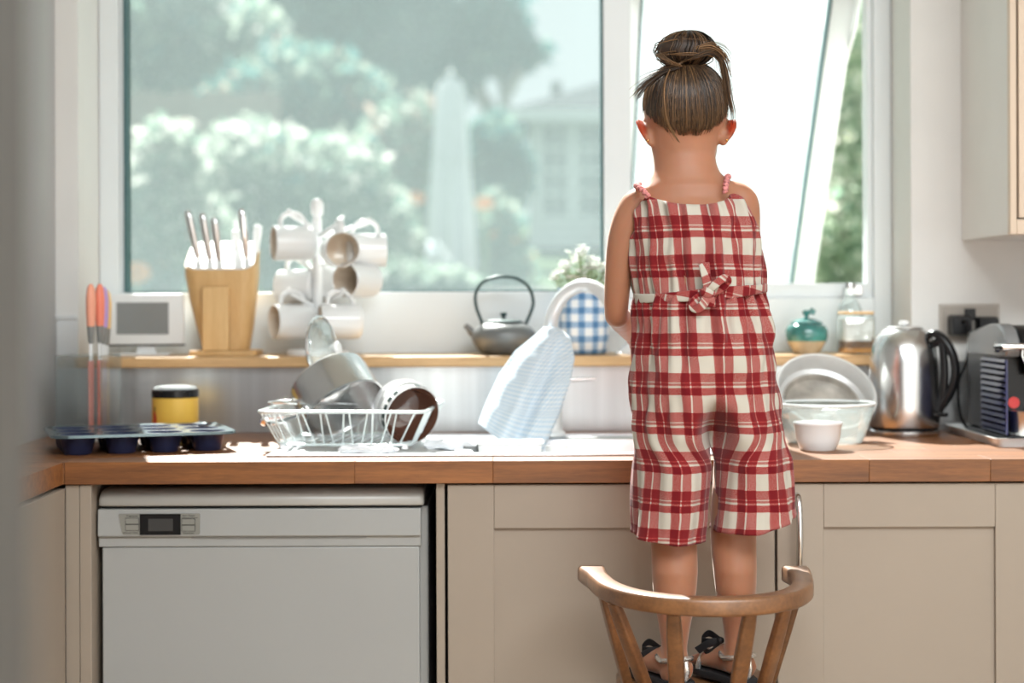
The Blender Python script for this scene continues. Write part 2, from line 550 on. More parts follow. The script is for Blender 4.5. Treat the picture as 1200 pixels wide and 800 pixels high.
wpart('frame', MB().box(-0.911, -0.868, YF, 0.90, SILL, 2.80), M['upvc'])
wpart('frame', MB().box(-0.868, -0.8585, YF + 0.012, 0.895, 1.2, 2.74), M['upvc'])
wpart('frame', MB().box(0.800, 0.839, YF, 0.90, SILL, 2.80), M['upvc'])
wpart('frame', MB().box(0.788, 0.800, YF + 0.014, 0.895, SILL, 2.80), M['upvc'])
wpart('mullion', MB().box(0.2035, 0.264, YF, 0.90, 1.19, 2.80), M['upvc'])
wpart('frame', MB().box(-0.868, 0.2035, YF, 0.90, SILL, 1.206), M['upvc'])
wpart('frame', MB().box(0.2035, 0.800, YF, 0.90, SILL, 1.19), M['upvc'])
wpart('frame', MB().box(0.264, 0.800, YF + 0.016, 0.895, 1.19, 1.222), M['upvc'])
wpart('frame', MB().box(-0.868, 0.800, YF, 0.90, 2.74, 2.80), M['upvc'])
for x0, x1, z0, z1 in ((-0.8585, -0.8525, 1.206, 2.74), (0.1975, 0.2035, 1.206, 2.74), (-0.8525, 0.1975, 1.206, 1.2095), (-0.8525, 0.1975, 2.734, 2.74)):
    wpart('gasket', MB().box(x0, x1, YF + 0.008, YF + 0.05, z0, z1), M['gasket'], bevel=0)
wpart('pane', MB().box(-0.853, 0.198, YF + 0.03, YF + 0.034, 1.208, 2.736), M['pane'], bevel=0)
wpart('transom', MB().box(0.264, 0.788, YF, 0.90, 2.06, 2.12), M['upvc'])
wpart('pane', MB().box(0.262, 0.79, YF + 0.03, YF + 0.034, 2.118, 2.742), M['pane'], bevel=0)
wpart('catch', MB().box(0.735, 0.775, YF + 0.002, YF + 0.014, 1.195, 1.218), M['steel'], bevel=0.002)

# top-hung sash, pushed open at the bottom
SASH_A = R(40.9)
SM = Matrix.Translation((0, 4.5 - CAMD, 1.163)) @ Matrix.Rotation(SASH_A, 4, 'X')
sx0, sx1, sl = 0.238, 0.782, 1.09
sash = thing('sash', None, None)
sash.parent = win
sash.matrix_local = Matrix.Translation((0, -YF, -SILL)) @ SM
for b in ((sx0, sx0 + 0.055, 0, sl), (sx1 - 0.055, sx1, 0, sl), (sx0 + 0.055, sx1 - 0.055, 0, 0.06), (sx0 + 0.055, sx1 - 0.055, sl - 0.055, sl)):
    MB().box(b[0], b[1], -0.028, 0.03, b[2], b[3]).build('sash_rail', M['upvc'], sash, bevel=0.003)
gk = MB()
gk.box(sx0 + 0.055, sx0 + 0.060, -0.026, 0.01, 0.06, sl - 0.055).box(sx1 - 0.060, sx1 - 0.055, -0.026, 0.01, 0.06, sl - 0.055)
gk.box(sx0 + 0.06, sx1 - 0.06, -0.026, 0.01, 0.06, 0.063)
gk.build('gasket', M['gasket'], sash)
MB().box(sx0 + 0.055, sx1 - 0.055, -0.004, 0.0, 0.06, sl - 0.055).build('pane', M['pane_glare'], sash)
wpart('stay', MB().tube([(0.785, YF + 0.03, 1.93), (0.783, YF + 0.12, 1.80), (0.780, YF + 0.25, 1.72)], 0.006, 6), M['brushed_white'], bevel=0)

# ------------------------------------------------------------------ splashback (steel sheets on the wall)
sp = thing('splashback', 'brushed steel splashback sheet behind the sink and worktop', 'splashback', (0, YW, TOP))
for x0, x1, z1 in ((-0.956, -0.912, 1.15), (-0.912, -0.35, 1.047), (-0.349, 0.28, 1.047), (0.281, 0.839, 1.047), (0.8395, 2.15, 1.056)):
    MB().box(x0, x1, -0.0045, -0.0005, 0.001, z1 - TOP).build('panel', M['steel_plate'] if x0 > -0.95 else M['brushed_white'], sp)  # left end panel made paler, its bright reflection put into the colour
MB().box(-0.958, -0.912, -0.010, -0.0005, 1.151 - TOP, 1.159 - TOP).build('edge_trim', M['brushed_white'], sp)

# ------------------------------------------------------------------ worktop
wt = thing('worktop', 'long oiled oak worktop under the window with a glossy front edge', 'worktop', (0, 0, TOP))
SX0, SX1, SY0, SY1 = -0.43, 0.36, 0.085, 0.535      # sink cut-out
g = 0.00012
edges = [-0.772] + [(x - CX) * CAMD / FPX for x in (415, 577, 745, 890, 1018, 1160)] + [1.1, 1.5, 2.19]
for a, b in zip(edges, edges[1:]):
    MB().box(a + g, b - g, 0, 0.0425, -0.0385, 0).build('stave', M['oak'], wt, bevel=0.0008)
    MB().box(a + g, b - g, 0.043, SY0, -0.0385, 0).build('stave', M['oak'], wt, bevel=0.0008)
for k in range(10):                                    # rows of staves left and right of the sink
    y0, y1 = SY0 + g + k * 0.056, min(SY0 + (k + 1) * 0.056 - g, 0.644)
    if y1 <= y0: break
    xs = [-0.957, -0.7 + 0.05 * (k % 3), SX0 - 0.001]
    for a, b in zip(xs, xs[1:]):
        MB().box(a + g, b - g, y0, y1, -0.0385, 0).build('stave', M['oak'], wt, bevel=0.0006)
    xs = [SX1 + 0.001, 0.62 + 0.07 * (k % 4), 1.0 + 0.05 * (k % 3), 1.5, 2.19]
    for a, b in zip(xs, xs[1:]):
        MB().box(a + g, b - g, y0, y1, -0.0385, 0).build('stave', M['oak'], wt, bevel=0.0006)
    if y0 > SY1 - 0.03:
        yy = max(y0, SY1 + 0.001)
        for a, b in ((SX0, -0.1), (-0.1, SX1)):
            MB().box(a + g, b - g, yy, y1, -0.0385, 0).build('stave', M['oak'], wt, bevel=0.0006)
MB().box(-0.957, -0.7725, 0.0005, SY0 - 0.0005, -0.0385, 0).build('stave', M['oak'], wt, bevel=0.0006)

wl = thing('worktop', 'short side worktop turning toward the camera at the left wall', 'worktop', (-0.86, -1.0, TOP))
for k in range(4):
    MB().box(-0.097 + k * 0.0455 + g, -0.097 + (k + 1) * 0.0455 - g, -0.9, 0.9995, -0.0385, 0).build('stave', M['oak'], wl, bevel=0.001)

# ------------------------------------------------------------------ base units
def shaker_door(root, x0, x1, z0, z1, y, handle=None, st=0.08, rt=0.076):
    """y = front face; parts of the door are sub-parts"""
    door = MB().box(x0 + st - 0.01, x1 - st + 0.01, y + 0.008, y + 0.016, z0 + rt - 0.01, z1 - rt + 0.01).build('door', M['cream'], root)
    for a, b in ((x0, x0 + st), (x1 - st, x1)):
        MB().box(a, b, y, y + 0.021, z0, z1).build('stile', M['cream'], door, bevel=0.0012)
    for a, b in ((z0, z0 + rt), (z1 - rt, z1)):
        MB().box(x0 + st + 0.0002, x1 - st - 0.0002, y + 0.0004, y + 0.021, a, b).build('rail', M['cream'], door, bevel=0.0012)
    if handle:
        hx, ha, hb = handle
        pts = [(hx, y, ha), (hx, y - 0.016, ha + 0.004), (hx, y - 0.027, ha + 0.03), (hx, y - 0.031, (ha + hb) / 2), (hx, y - 0.027, hb - 0.03), (hx, y - 0.016, hb - 0.004), (hx, y, hb)]
        h = MB().tube(smooth_path(pts, 6), 0.0055, 10).build('handle', M['steel'], door)
        h['label'] = 'bowed steel bar handle'
    return door


def carcass(root, x0, x1, y0=0.03, y1=0.6, z0=0.12, z1=0.868):
    for a, b in ((x0, x0 + 0.016), (x1 - 0.016, x1)):
        MB().box(a, b, y0, y1, z0, z1).build('side_panel', M['cream'], root)
    MB().box(x0 + 0.0165, x1 - 0.0165, y0, y1, z0, z0 + 0.016).build('bottom_panel', M['cream'], root)
    MB().box(x0 + 0.0165, x1 - 0.0165, y1 - 0.01, y1, z0 + 0.0165, z1).build('back_panel', M['dark'], root)
    MB().box(x0, x1, y0 + 0.03, y0 + 0.045, 0.0, z0 - 0.001).build('plinth', M['cream'], root)


def base_unit(label, x0, x1, handle=None):
    r_ = thing('base_cabinet', label, 'cabinet', (x0, 0, 0), group='cream base cabinets')
    carcass(r_, 0.001, x1 - x0 - 0.001)
    h = (handle[0] - x0, handle[1], handle[2]) if handle else None
    shaker_door(r_, 0.002, x1 - x0 - 0.002, 0.125, 0.869, 0.009, h)
    return r_


base_unit('cream shaker base cabinet below the sink, behind the child', -0.1145, 0.4545)
base_unit('cream shaker base cabinet with a bowed steel handle below the kettle', 0.4550, 0.916, (0.491, 0.714, 0.849))
base_unit('cream base cabinet at the right end below the coffee machine', 0.9165, 1.5)
ep = MB().box(0, 0.0145, 0.014, 0.6, 0.0, 0.871).build('end_panel', M['cream'], None, (-0.1325, 0, 0), bevel=0.001)
tag(ep, 'narrow cream end panel right of the dishwasher', 'panel')
ep = MB().box(0, 0.020, 0.006, 0.6, 0.0, 0.871).build('end_panel', M['cream'], None, (-0.7475, 0, 0), bevel=0.001)
tag(ep, 'narrow cream end panel left of the dishwasher', 'panel')

lu = thing('base_cabinet', 'shallow beige side cabinet running along the left wall', 'cabinet', (-0.86, -1.0, 0), group=None)
MB().box(-0.098, 0.07, -0.9, 0.999, 0.1, 0.868).build('carcass', M['cream'], lu)
for y0, y1 in ((-0.9, -0.31), (-0.30, 0.30), (0.304, 0.999)):
    MB().box(0.0705, 0.089, y0, y1, 0.12, 0.866).build('door', M['cream'], lu, bevel=0.001)
MB().box(-0.098, 0.05, -0.9, 0.998, 0.0, 0.0995).build('plinth', M['cream'], lu)
fp = MB().box(-0.773, -0.7485, 0.008, 0.6, 0, 0.871).build('filler_panel', M['cream'], None, bevel=0.001)
tag(fp, 'beige corner filler panel beside the side cabinet', 'panel')

# ------------------------------------------------------------------ dishwasher
DW0, DW1, DY = -0.7225, -0.157, 0.03
dw = thing('dishwasher', 'white freestanding dishwasher under the worktop', 'dishwasher', (0, 0, 0))
MB().box(DW0 + 0.004, DW1 + 0.008, DY + 0.035, 0.59, 0.03, 0.826).build('body', M['enamel'], dw, bevel=0.003)
lid = MB()
prof = [(DY + 0.0, 0.8312), (DY - 0.001, 0.842), (DY + 0.004, 0.852), (DY + 0.016, 0.859), (DY + 0.04, 0.8608), (0.59, 0.8608), (0.59, 0.8312)]
lid.loft([[(x, y + (0.006 if e else 0), z - (0.004 if e and z > 0.85 else 0)) for y, z in prof] for x, e in ((DW0 + 0.001, 1), (DW0 + 0.010, 0), (DW1 - 0.006, 0), (DW1 + 0.002, 1))])
lid.build('top_lid', M['enamel_top'], dw, bevel=0.002)
MB().box(DW0 + 0.004, DW1 - 0.002, DY + 0.012, DY + 0.034, 0.8265, 0.8308).build('gap_seal', M['dark'], dw)
cpn = MB()
prof = [(DY + 0.001, 0.8262), (DY - 0.001, 0.779), (DY + 0.006, 0.7765), (DY + 0.0065, 0.7595), (DY + 0.03, 0.7595), (DY + 0.03, 0.8262)]
cpn.loft([[(x, y, z) for y, z in prof] for x in (DW0, DW1 - 0.003)])
panel = cpn.build('control_panel', M['enamel'], dw, bevel=0.0015)
MB().box(DW0 + 0.006, DW1 - 0.006, DY + 0.008, DY + 0.034, 0.10, 0.7587).build('door', M['enamel'], dw, bevel=0.002)
grip = MB()
grip.loft([[(x, DY + 0.0015, 0.7795), (x, DY + 0.012, 0.7765), (x, DY + 0.012, 0.7705), (x, DY + 0.0055, 0.7702)] for x in (-0.565, -0.25)])
MB().box(-0.56, -0.255, DY + 0.004, DY + 0.009, 0.7745, 0.7775).build('handle_recess', M['grey_bolster'], dw)


def dwpt(x, y, Y): return W(x, y, Y)


fx = DY - 0.0012
fac = MB()
ol = [(138, 601), (139.5, 600), (232, 600), (233.5, 601.5), (233.5, 623.5), (232, 625), (144, 625), (142.5, 623.5)]
pts = [W(x, y, fx) for x, y in ol]
fac.prism([(p.x, p.z) for p in pts], DY - 0.0018, DY + 0.0015)
M['fascia'] = mat('fascia_grey', (0.235, 0.23, 0.205), 0.4)
fascia = fac.build('fascia', M['fascia'], dw)
a, b = W(163, 600.5, fx), W(211, 625, fx)
MB().box(a.x, b.x, DY - 0.0028, DY - 0.0018, b.z, a.z).build('display', M['black_plastic'], fascia)
a, b = W(173, 606, fx), W(202, 620.5, fx)
MB().box(a.x, b.x, DY - 0.0031, DY - 0.0028, b.z, a.z).build('display_window', mat('dark_lcd', (0.045, 0.045, 0.045), 0.12), fascia)
for x0, x1, y0, y1 in ((146.5, 161.5, 605.5, 612), (146.5, 161.5, 613, 619.5), (212.5, 227.5, 606.5, 613), (212.5, 227.5, 614, 620.5)):
    a, b = W(x0, y0, fx), W(x1, y1, fx)
    MB().box(a.x - 0.0007, b.x + 0.0007, DY - 0.0021, DY - 0.0018, b.z - 0.0007, a.z + 0.0007).build('button_rim', M['black_plastic'], fascia)
    MB().box(a.x, b.x, DY - 0.0034, DY - 0.0021, b.z, a.z).build('button', M['fascia'], fascia, bevel=0.0004)
for txt, x, y, s in (('Programme', 154, 603.6, 0.0042), ('Half-Load / Tablet', 152, 623.2, 0.0036), ('Start / Reset', 220, 603.4, 0.0042), ('Time Delay', 220, 623.9, 0.0042)):
    cu = bpy.data.curves.new('lettering', 'FONT')
    cu.body = txt; cu.size = s; cu.align_x = 'CENTER'; cu.extrude = 0.0001
    tmp = bpy.data.objects.new('lettering_curve', cu)
    me = bpy.data.meshes.new_from_object(tmp)
    bpy.data.objects.remove(tmp)
    me.name = 'lettering'
    o = bpy.data.objects.new('lettering', me)
    COL.objects.link(o)
    me.materials.clear()
    me.materials.append(M['black_plastic'])
    p = W(x, y, fx)
    o.location = (p.x, DY - 0.0020, p.z)
    o.rotation_euler = (R(90), 0, 0)
    o.parent = fascia
a, b = W(212, 605, fx), W(231, 605.4, fx)
MB().box(a.x, b.x, DY - 0.0021, DY - 0.0018, b.z, a.z).build('printed_line', M['black_plastic'], fascia)

# ------------------------------------------------------------------ wall unit, upper right
wu = thing('wall_cabinet', 'beige wall cabinet with a white side, upper right of the window', 'cabinet', (0.946, 0, 1.309))
MB().box(0, 0.012, 0.315, YW - 0.001, 0, 0.86).build('side_panel', M['cream_light'], wu, bevel=0.001)
MB().box(0.0125, 1.2, 0.315, YW - 0.001, 0.0, 0.016).build('bottom_panel', M['cream_light'], wu)
MB().box(0.0125, 1.2, 0.315, YW - 0.001, 0.844, 0.86).build('top_panel', M['cream_light'], wu)
MB().box(0.0125, 1.2, 0.60, 0.61, 0.017, 0.843).build('back_panel', M['cream_light'], wu)
MB().box(0.0, 0.012, 0.297, 0.3145, 0, 0.86).build('face_frame', M['beige_door'], wu, bevel=0.0008)
MB().box(0.0125, 1.2, 0.297, 0.3145, 0, 0.0285).build('face_frame', M['beige_door'], wu, bevel=0.0008)
for x0, x1 in ((0.0155, 0.55), (0.5535, 1.1)):
    d_ = MB().box(x0 + 0.05, x1 - 0.05, 0.301, 0.309, 0.08, 0.81).build('door', M['beige_door'], wu)
    for a, b in ((x0, x0 + 0.055), (x1 - 0.055, x1)):
        MB().box(a, b, 0.294, 0.314, 0.0315, 0.858).build('stile', M['beige_door'], d_, bevel=0.001)
    for a, b in ((0.0315, 0.086), (0.80, 0.858)):
        MB().box(x0 + 0.0552, x1 - 0.0552, 0.2945, 0.314, a, b).build('rail', M['beige_door'], d_, bevel=0.001)

# ------------------------------------------------------------------ inset sink
sk = thing('sink', 'stainless steel inset sink with a ribbed drainer', 'sink', (0, 0, TOP))
BX0, BX1, BY0, BY1 = -0.075, 0.335, 0.12, 0.465
rim = MB()
rz = 0.004
for b in ((SX0 - 0.006, SX1 + 0.006, SY0 - 0.006, BY0 - 0.001), (SX0 - 0.006, SX1 + 0.006, BY1 + 0.001, SY1 + 0.006), (SX0 - 0.006, SX0 + 0.02, BY0 - 0.001, BY1 + 0.001), (BX1, SX1 + 0.006, BY0 - 0.001, BY1 + 0.001), (BX0 - 0.03, BX0, BY0 - 0.001, BY1 + 0.001)):
    rim.box(b[0], b[1], b[2], b[3], 0.0004, rz)
rim.build('rim', M['sink_steel'], sk, bevel=0.0012)
MB().box(SX0 + 0.02, BX0 - 0.03, BY0 - 0.001, BY1 + 0.001, -0.004, 0.0008).build('drainer', M['sink_steel'], sk)
for k in range(8):
    y = BY0 + 0.025 + k * 0.042
    MB().tube([(SX0 + 0.04, y, 0.001), (BX0 - 0.05, y, 0.0005)], 0.0035, 8, flat=0.6).build('rib', M['sink_steel'], sk)
bowl = MB()
rings = []
for z, k in ((0.0035, 0), (-0.004, 0.003), (-0.12, 0.012), (-0.150, 0.022), (-0.158, 0.06)):
    rings.append([(x, y, z) for x, y in rrect((BX1 - BX0) / 2 - k, (BY1 - BY0) / 2 - k, 0.006 if z > 0 else (0.012 if z > -0.01 else 0.045), 6, (BX0 + BX1) / 2, (BY0 + BY1) / 2)])
bowl.loft(rings, False, True)
bowl.build('basin', M['sink_steel'], sk, solid=0.0015)
MB().lathe([(0.0, 0.0015), (0.028, 0.0015), (0.034, 0.0), (0.034, -0.001)], 24, Matrix.Translation((0.13, 0.30, -0.157))).build('drain', M['chrome'], sk)

# ------------------------------------------------------------------ things on the worktop, left side
def at(x, y, Y):
    p = W(x, y, Y)
    return p.x


# twelve-cup muffin tray
mt = thing('muffin_tray', 'navy twelve-cup muffin tray with a teal grey top beside the yellow tin', 'baking tray', (at(160, 510, 0.255), 0.265, TOP + 0.0005), (0, 0, R(19)))
px_, py_ = 0.078, 0.078
hx_, hy_ = 0.164, 0.125
zt = 0.036
cols, rows = 4, 3
cups = [((c - 1.5) * px_, (r_ - 1) * py_) for c in range(cols) for r_ in range(rows)]
NC = 28
top = MB()
# top sheet: one square per cup with a round hole, joined edge to edge
for cx_, cy_ in cups:
    sq, ci = [], []
    for k in range(NC):
        a = 2 * PI * k / NC
        c_, s_ = math.cos(a), math.sin(a)
        m_ = max(abs(c_), abs(s_))
        sq.append((cx_ + px_ / 2 * c_ / m_, cy_ + py_ / 2 * s_ / m_, zt))
        ci.append((cx_ + 0.0335 * c_, cy_ + 0.0335 * s_, zt))
    top.loft([sq, ci], False, False)
ou = [(x, y, zt) for x, y in rrect(hx_, hy_, 0.03, 7)]
inn = [(max(-2 * px_, min(2 * px_, x)), max(-1.5 * py_, min(1.5 * py_, y)), zt) for x, y, z in ou]
top.loft([[(x * 1.012, y * 1.016, zt - 0.004) for x, y, z in ou], [(x * 1.012, y * 1.016, zt + 0.001) for x, y, z in ou], [(x * 0.985, y * 0.98, zt + 0.001) for x, y, z in ou], inn], False, False)
top.build('top_sheet', M['tin_top'], mt)
for cx_, cy_ in cups:
    MB().lathe([(0.0335, zt), (0.0315, zt - 0.006), (0.0255, 0.003), (0.023, 0.0), (0.0, 0.0)], NC, Matrix.Translation((cx_, cy_, 0))).build('tin_cup', M['navy_tin'], mt, solid=0.0008)

# yellow tin
yt = thing('canister', 'round yellow tin with a black and clear lid behind the muffin tray', 'tin', (at(205, 480, 0.50), 0.50, TOP))
yr = 0.0465
MB().lathe([(0, 0), (yr - 0.001, 0), (yr, 0.002), (yr, 0.082), (yr - 0.001, 0.083), (0, 0.083)], 40).build('body', M['yellow'], yt)
MB().lathe([(0, 0.0832), (yr - 0.001, 0.0832), (yr + 0.0005, 0.085), (yr + 0.0005, 0.098), (yr - 0.002, 0.100), (0, 0.100)], 40).build('lid', M['black_plastic'], yt)
MB().lathe([(0, 0.108), (yr * 0.5, 0.1075), (yr - 0.006, 0.105), (yr - 0.003, 0.1003)], 40).build('lid_top', mat('pale_lid', (0.62, 0.66, 0.67), 0.12), yt)
a0 = R(-90 - 48)


def on_tin(u, v, r_=yr + 0.0004):
    a = a0 + u / yr
    return (r_ * math.cos(a), r_ * math.sin(a), v)


em = MB()
for poly in ([(-0.006, 0.030), (0.005, 0.028), (0.006, 0.045), (0.002, 0.056), (-0.005, 0.055)],):
    em.add([on_tin(u, v) for u, v in poly], [tuple(range(len(poly)))])
em.build('printed_emblem', M['red_print'], yt)
em = MB()
for poly in ([(-0.003, 0.056), (0.002, 0.057), (0.002, 0.066), (-0.002, 0.066)], [(-0.005, 0.018), (-0.002, 0.018), (-0.002, 0.030), (-0.005, 0.030)], [(0.001, 0.018), (0.004, 0.018), (0.003, 0.029), (0.0, 0.029)]):
    em.add([on_tin(u, v) for u, v in poly], [tuple(range(len(poly)))])
em.build('printed_emblem', M['black_matte'], yt)

# clear knife stand with coloured knives
ks = thing('knife_stand', 'clear acrylic knife stand against the left wall', 'knife stand', (-0.853, 0.50, TOP))
KW, KD, KH = 0.046, 0.085, 0.17
acr = MB()
for b in ((-KW, KW, -KD, -KD + 0.004), (-KW, KW, KD - 0.004, KD), (-KW, -KW + 0.004, -KD + 0.004, KD - 0.004), (KW - 0.004, KW, -KD + 0.004, KD - 0.004)):
    acr.box(*b, 0.006, KH)
acr.build('clear_wall', M['clear'], ks, bevel=0.001)
MB().box(-KW, KW, -KD, KD, 0.0003, 0.0055).build('base', M['white_plastic'], ks, bevel=0.001)
knives = [(106.5, 0.440, 'pink', 'salmon pink', M['pink_handle'], M['pink_blade'], 1.0), (117, 0.475, 'coral', 'coral red', M['coral_handle'], M['coral_blade'], 1.0),
          (121.5, 0.515, 'purple', 'lilac', M['purple_handle'], M['purple_blade'], 0.98), (125, 0.555, 'yellow', 'amber', M['yellow_handle'], M['yellow_blade'], 0.96)]
for x, Y, _, word, hm, bmat, sc_ in knives:
    kn = thing('knife', f'{word} handled kitchen knife standing in the clear stand', 'knife', (at(x, 400, Y), Y, TOP + 0.006), group='coloured knives in the clear stand')
    ztop = (CAMZ - (331 - HY) * (CAMD + Y) / FPX - TOP - 0.006) * sc_
    zb = ztop - 0.118 * sc_
    h = MB()
    for z, wx, wy in ((0, 0.0055, 0.010), (0.25, 0.0085, 0.013), (0.6, 0.010, 0.014), (0.85, 0.0088, 0.013), (1.0, 0.004, 0.008)):
        pass
    rings = [[(wx * math.cos(2 * PI * k / 14), wy * math.sin(2 * PI * k / 14), zb + 0.034 + (ztop - zb - 0.034) * z) for k in range(14)] for z, wx, wy in ((0, 0.0078, 0.011), (0.3, 0.0092, 0.013), (0.65, 0.0098, 0.0135), (0.9, 0.0075, 0.011), (1.0, 0.003, 0.005))]
    MB().loft(rings).build('handle', hm, kn)
    rings = [[(wx * math.cos(2 * PI * k / 14), wy * math.sin(2 * PI * k / 14), zb + 0.034 * z) for k in range(14)] for z, wx, wy in ((0.0, 0.003, 0.007), (0.12, 0.0052, 0.009), (1.0, 0.0078, 0.011))]
    MB().loft(rings).build('bolster', M['grey_bolster'], kn)
    MB().box(-0.0022, 0.0022, -0.006, 0.006, zb - 0.034, zb).build('neck', M['white_plastic'], kn)
    bl = MB().prism([(-0.0022, zb - 0.034), (0.0022, zb - 0.034), (0.0016, 0.03), (0.0003, 0.001), (-0.0016, 0.03)], -0.015, 0.015)
    bl.build('blade', bmat, kn)

# ------------------------------------------------------------------ dish rack and what drains in it
RX0, RX1, RY0, RY1 = -0.455, -0.1475, 0.165, 0.50
RZ, RB = 0.985, TOP + 0.012
rack = thing('dish_rack', 'white wire dish rack standing on the steel drainer', 'dish rack', ((RX0 + RX1) / 2, (RY0 + RY1) / 2, TOP + 0.004), (0, 0, R(-4)))
M['rack_wire'] = mat('pale_coated_wire', (0.72, 0.80, 0.80), 0.25, 0.2)
rc = Vector(rack.location)


def rk(p): return Vector(p) - rc


hw, hd = (RX1 - RX0) / 2, (RY1 - RY0) / 2
pts = [(x, y, RZ - rc.z) for x, y in rrect(hw, hd, 0.02, 5)]
MB().tube(pts, 0.0032, 8, closed=True).build('rim', M['rack_wire'], rack)
ins = 0.030
pts = [(x, y, RB - rc.z) for x, y in rrect(hw - ins, hd - ins, 0.02, 5)]
MB().tube(pts, 0.0026, 8, closed=True).build('lower_rim', M['rack_wire'], rack)
nU = 13
for k in range(nU):
    t = -1 + 2 * (k + 0.5) / nU
    xt, xb = t * (hw - 0.012), t * (hw - ins - 0.008)
    wv = 0.006 * (1 if k % 2 else -1)
    pts = [(xt - wv, -hd, RZ - rc.z), (xb, -hd + ins - 0.004, RB - rc.z + 0.006), (xb, -hd + ins + 0.004, RB - rc.z - 0.002), (xb, 0, RB - rc.z - 0.002), (xb, hd - ins - 0.004, RB - rc.z - 0.002), (xb, hd - ins + 0.004, RB - rc.z + 0.006), (xt + wv, hd, RZ - rc.z)]
    MB().tube(pts, 0.0016, 6).build('wire', M['rack_wire'], rack)
nV = 12
for k in range(nV):
    t = -1 + 2 * (k + 0.5) / nV
    yt_, yb = t * (hd - 0.012), t * (hd - ins - 0.008)
    for s in (-1, 1):
        pts = [(s * hw, yt_, RZ - rc.z), (s * (hw - ins), yb, RB - rc.z), (s * (hw - ins - 0.03), yb, RB - rc.z - 0.001)]
        MB().tube(pts, 0.0016, 6).build('wire', M['rack_wire'], rack)
for sx in (-1, 1):
    for sy in (-1, 1):
        MB().lathe([(0, 0), (0.006, 0), (0.006, 0.008), (0, 0.008)], 12, Matrix.Translation((sx * (hw - ins - 0.01), sy * (hd - ins), 0.0003))).build('foot', M['white_plastic'], rack)


def axis_frame(axis, roll_ref=(0, 0, 1)):
    """rotation whose local +Z is the axis"""
    z = Vector(axis).normalized()
    x = Vector(roll_ref) - z * Vector(roll_ref).dot(z)
    x.normalize()
    y = z.cross(x)
    return Matrix((x, y, z)).transposed()


# saucepan, tipped over to drain: opening points down to the front right
ax = Vector((0.42, -0.42, -0.62)).normalized()
rot = axis_frame(ax, (-1, 0.3, 0.8))
pan = thing('saucepan', 'stainless saucepan turned over in the dish rack with its handle to the left', 'saucepan', W(392, 459, 0.345), rot.to_euler())
pr, ph = 0.080, 0.082
MB().lathe([(0, -ph / 2), (pr - 0.012, -ph / 2), (pr - 0.002, -ph / 2 + 0.008), (pr, -ph / 2 + 0.02), (pr, ph / 2 - 0.002), (pr + 0.003, ph / 2), (pr - 0.001, ph / 2 + 0.0005), (pr - 0.003, ph / 2 - 0.006), (pr - 0.004, -ph / 2 + 0.02), (pr - 0.014, -ph / 2 + 0.006), (0, -ph / 2 + 0.005)], 56).build('body', M['steel'], pan)
hp = smooth_path([(pr, 0, ph / 2 - 0.018), (pr + 0.02, 0, ph / 2 - 0.010), (pr + 0.06, 0, ph / 2 - 0.006), (pr + 0.095, 0, ph / 2 - 0.012)], 6)
MB().tube(hp, [0.009] * 4 + [0.0075] * 6 + [0.010] * 6 + [0.012, 0.011, 0.006], 12, flat=0.6).build('handle', M['chrome'], pan)
MB().lathe([(0.003, -0.001), (0.0055, -0.001), (0.0055, 0.001), (0.003, 0.001)], 14, Matrix.Translation((pr + 0.084, 0, ph / 2 - 0.003))).build('hanging_hole', M['dark'], pan)

# glass lid standing on edge
lax = Vector((0.93, -0.36, 0.10))
lid = thing('pan_lid', 'glass saucepan lid standing on edge behind the saucepan', 'lid', W(377, 408, 0.46), axis_frame(lax).to_euler())
lr = 0.066
MB().lathe([(0.0, 0.020), (lr * 0.4, 0.017), (lr * 0.75, 0.010), (lr - 0.003, 0.001)], 40).build('glass', M['clear_bowl'], lid, solid=0.003)
MB().lathe([(lr - 0.004, -0.002), (lr, -0.002), (lr + 0.001, 0.001), (lr - 0.002, 0.003), (lr - 0.004, 0.001), (lr - 0.004, -0.002)], 40).build('steel_rim', M['chrome'], lid)
MB().lathe([(0, 0.040), (0.010, 0.039), (0.013, 0.034), (0.008, 0.028), (0.006, 0.021), (0, 0.020)], 20).build('knob', M['white_plastic'], lid)

# bowls draining on the right of the rack
bax = Vector((0.55, -0.72, -0.30))


def bowl_prof(r_, h, t=0.004, foot=0.5):
    return [(0, 0.002), (r_ * foot, 0.002), (r_ * foot, 0), (r_ * foot + 0.004, 0), (r_ * 0.72, h * 0.18), (r_ * 0.92, h * 0.55), (r_, h), (r_ - t * 0.5, h + 0.001), (r_ - t, h - 0.001), (r_ * 0.92 - t, h * 0.56), (r_ * 0.70 - t * 0.5, h * 0.22), (r_ * 0.4, h * 0.1), (0, h * 0.09)]


M['brown_glaze'] = mat('brown_glaze', (0.10, 0.042, 0.026), 0.12, var=0.2, coat=0.5)
b1 = thing('bowl', 'white ribbed bowl tipped up at the back of the dish rack', 'bowl', W(457, 467, 0.385), axis_frame(bax).to_euler())
o = MB().lathe(bowl_prof(0.058, 0.055), 40)
o.build('body', M['white_cer'], b1)
for z, r_ in ((0.018, 0.0465), (0.027, 0.0508), (0.036, 0.0545)):
    pts = [(r_ * math.cos(2 * PI * k / 36), r_ * math.sin(2 * PI * k / 36), z) for k in range(36)]
    MB().tube(pts, 0.0016, 6, closed=True).build('rib', M['white_cer'], b1)
b2 = thing('bowl', 'white bowl with a dark brown glazed inside at the right end of the dish rack', 'bowl', W(466, 475, 0.30), axis_frame(Vector((0.50, -0.80, -0.26))).to_euler())
out = [(0, 0.002), (0.024, 0.002), (0.026, 0), (0.030, 0.0), (0.043, 0.012), (0.053, 0.032), (0.057, 0.058)]
MB().lathe(out + [(0.0555, 0.059)], 40).build('body', M['white_cer'], b2)
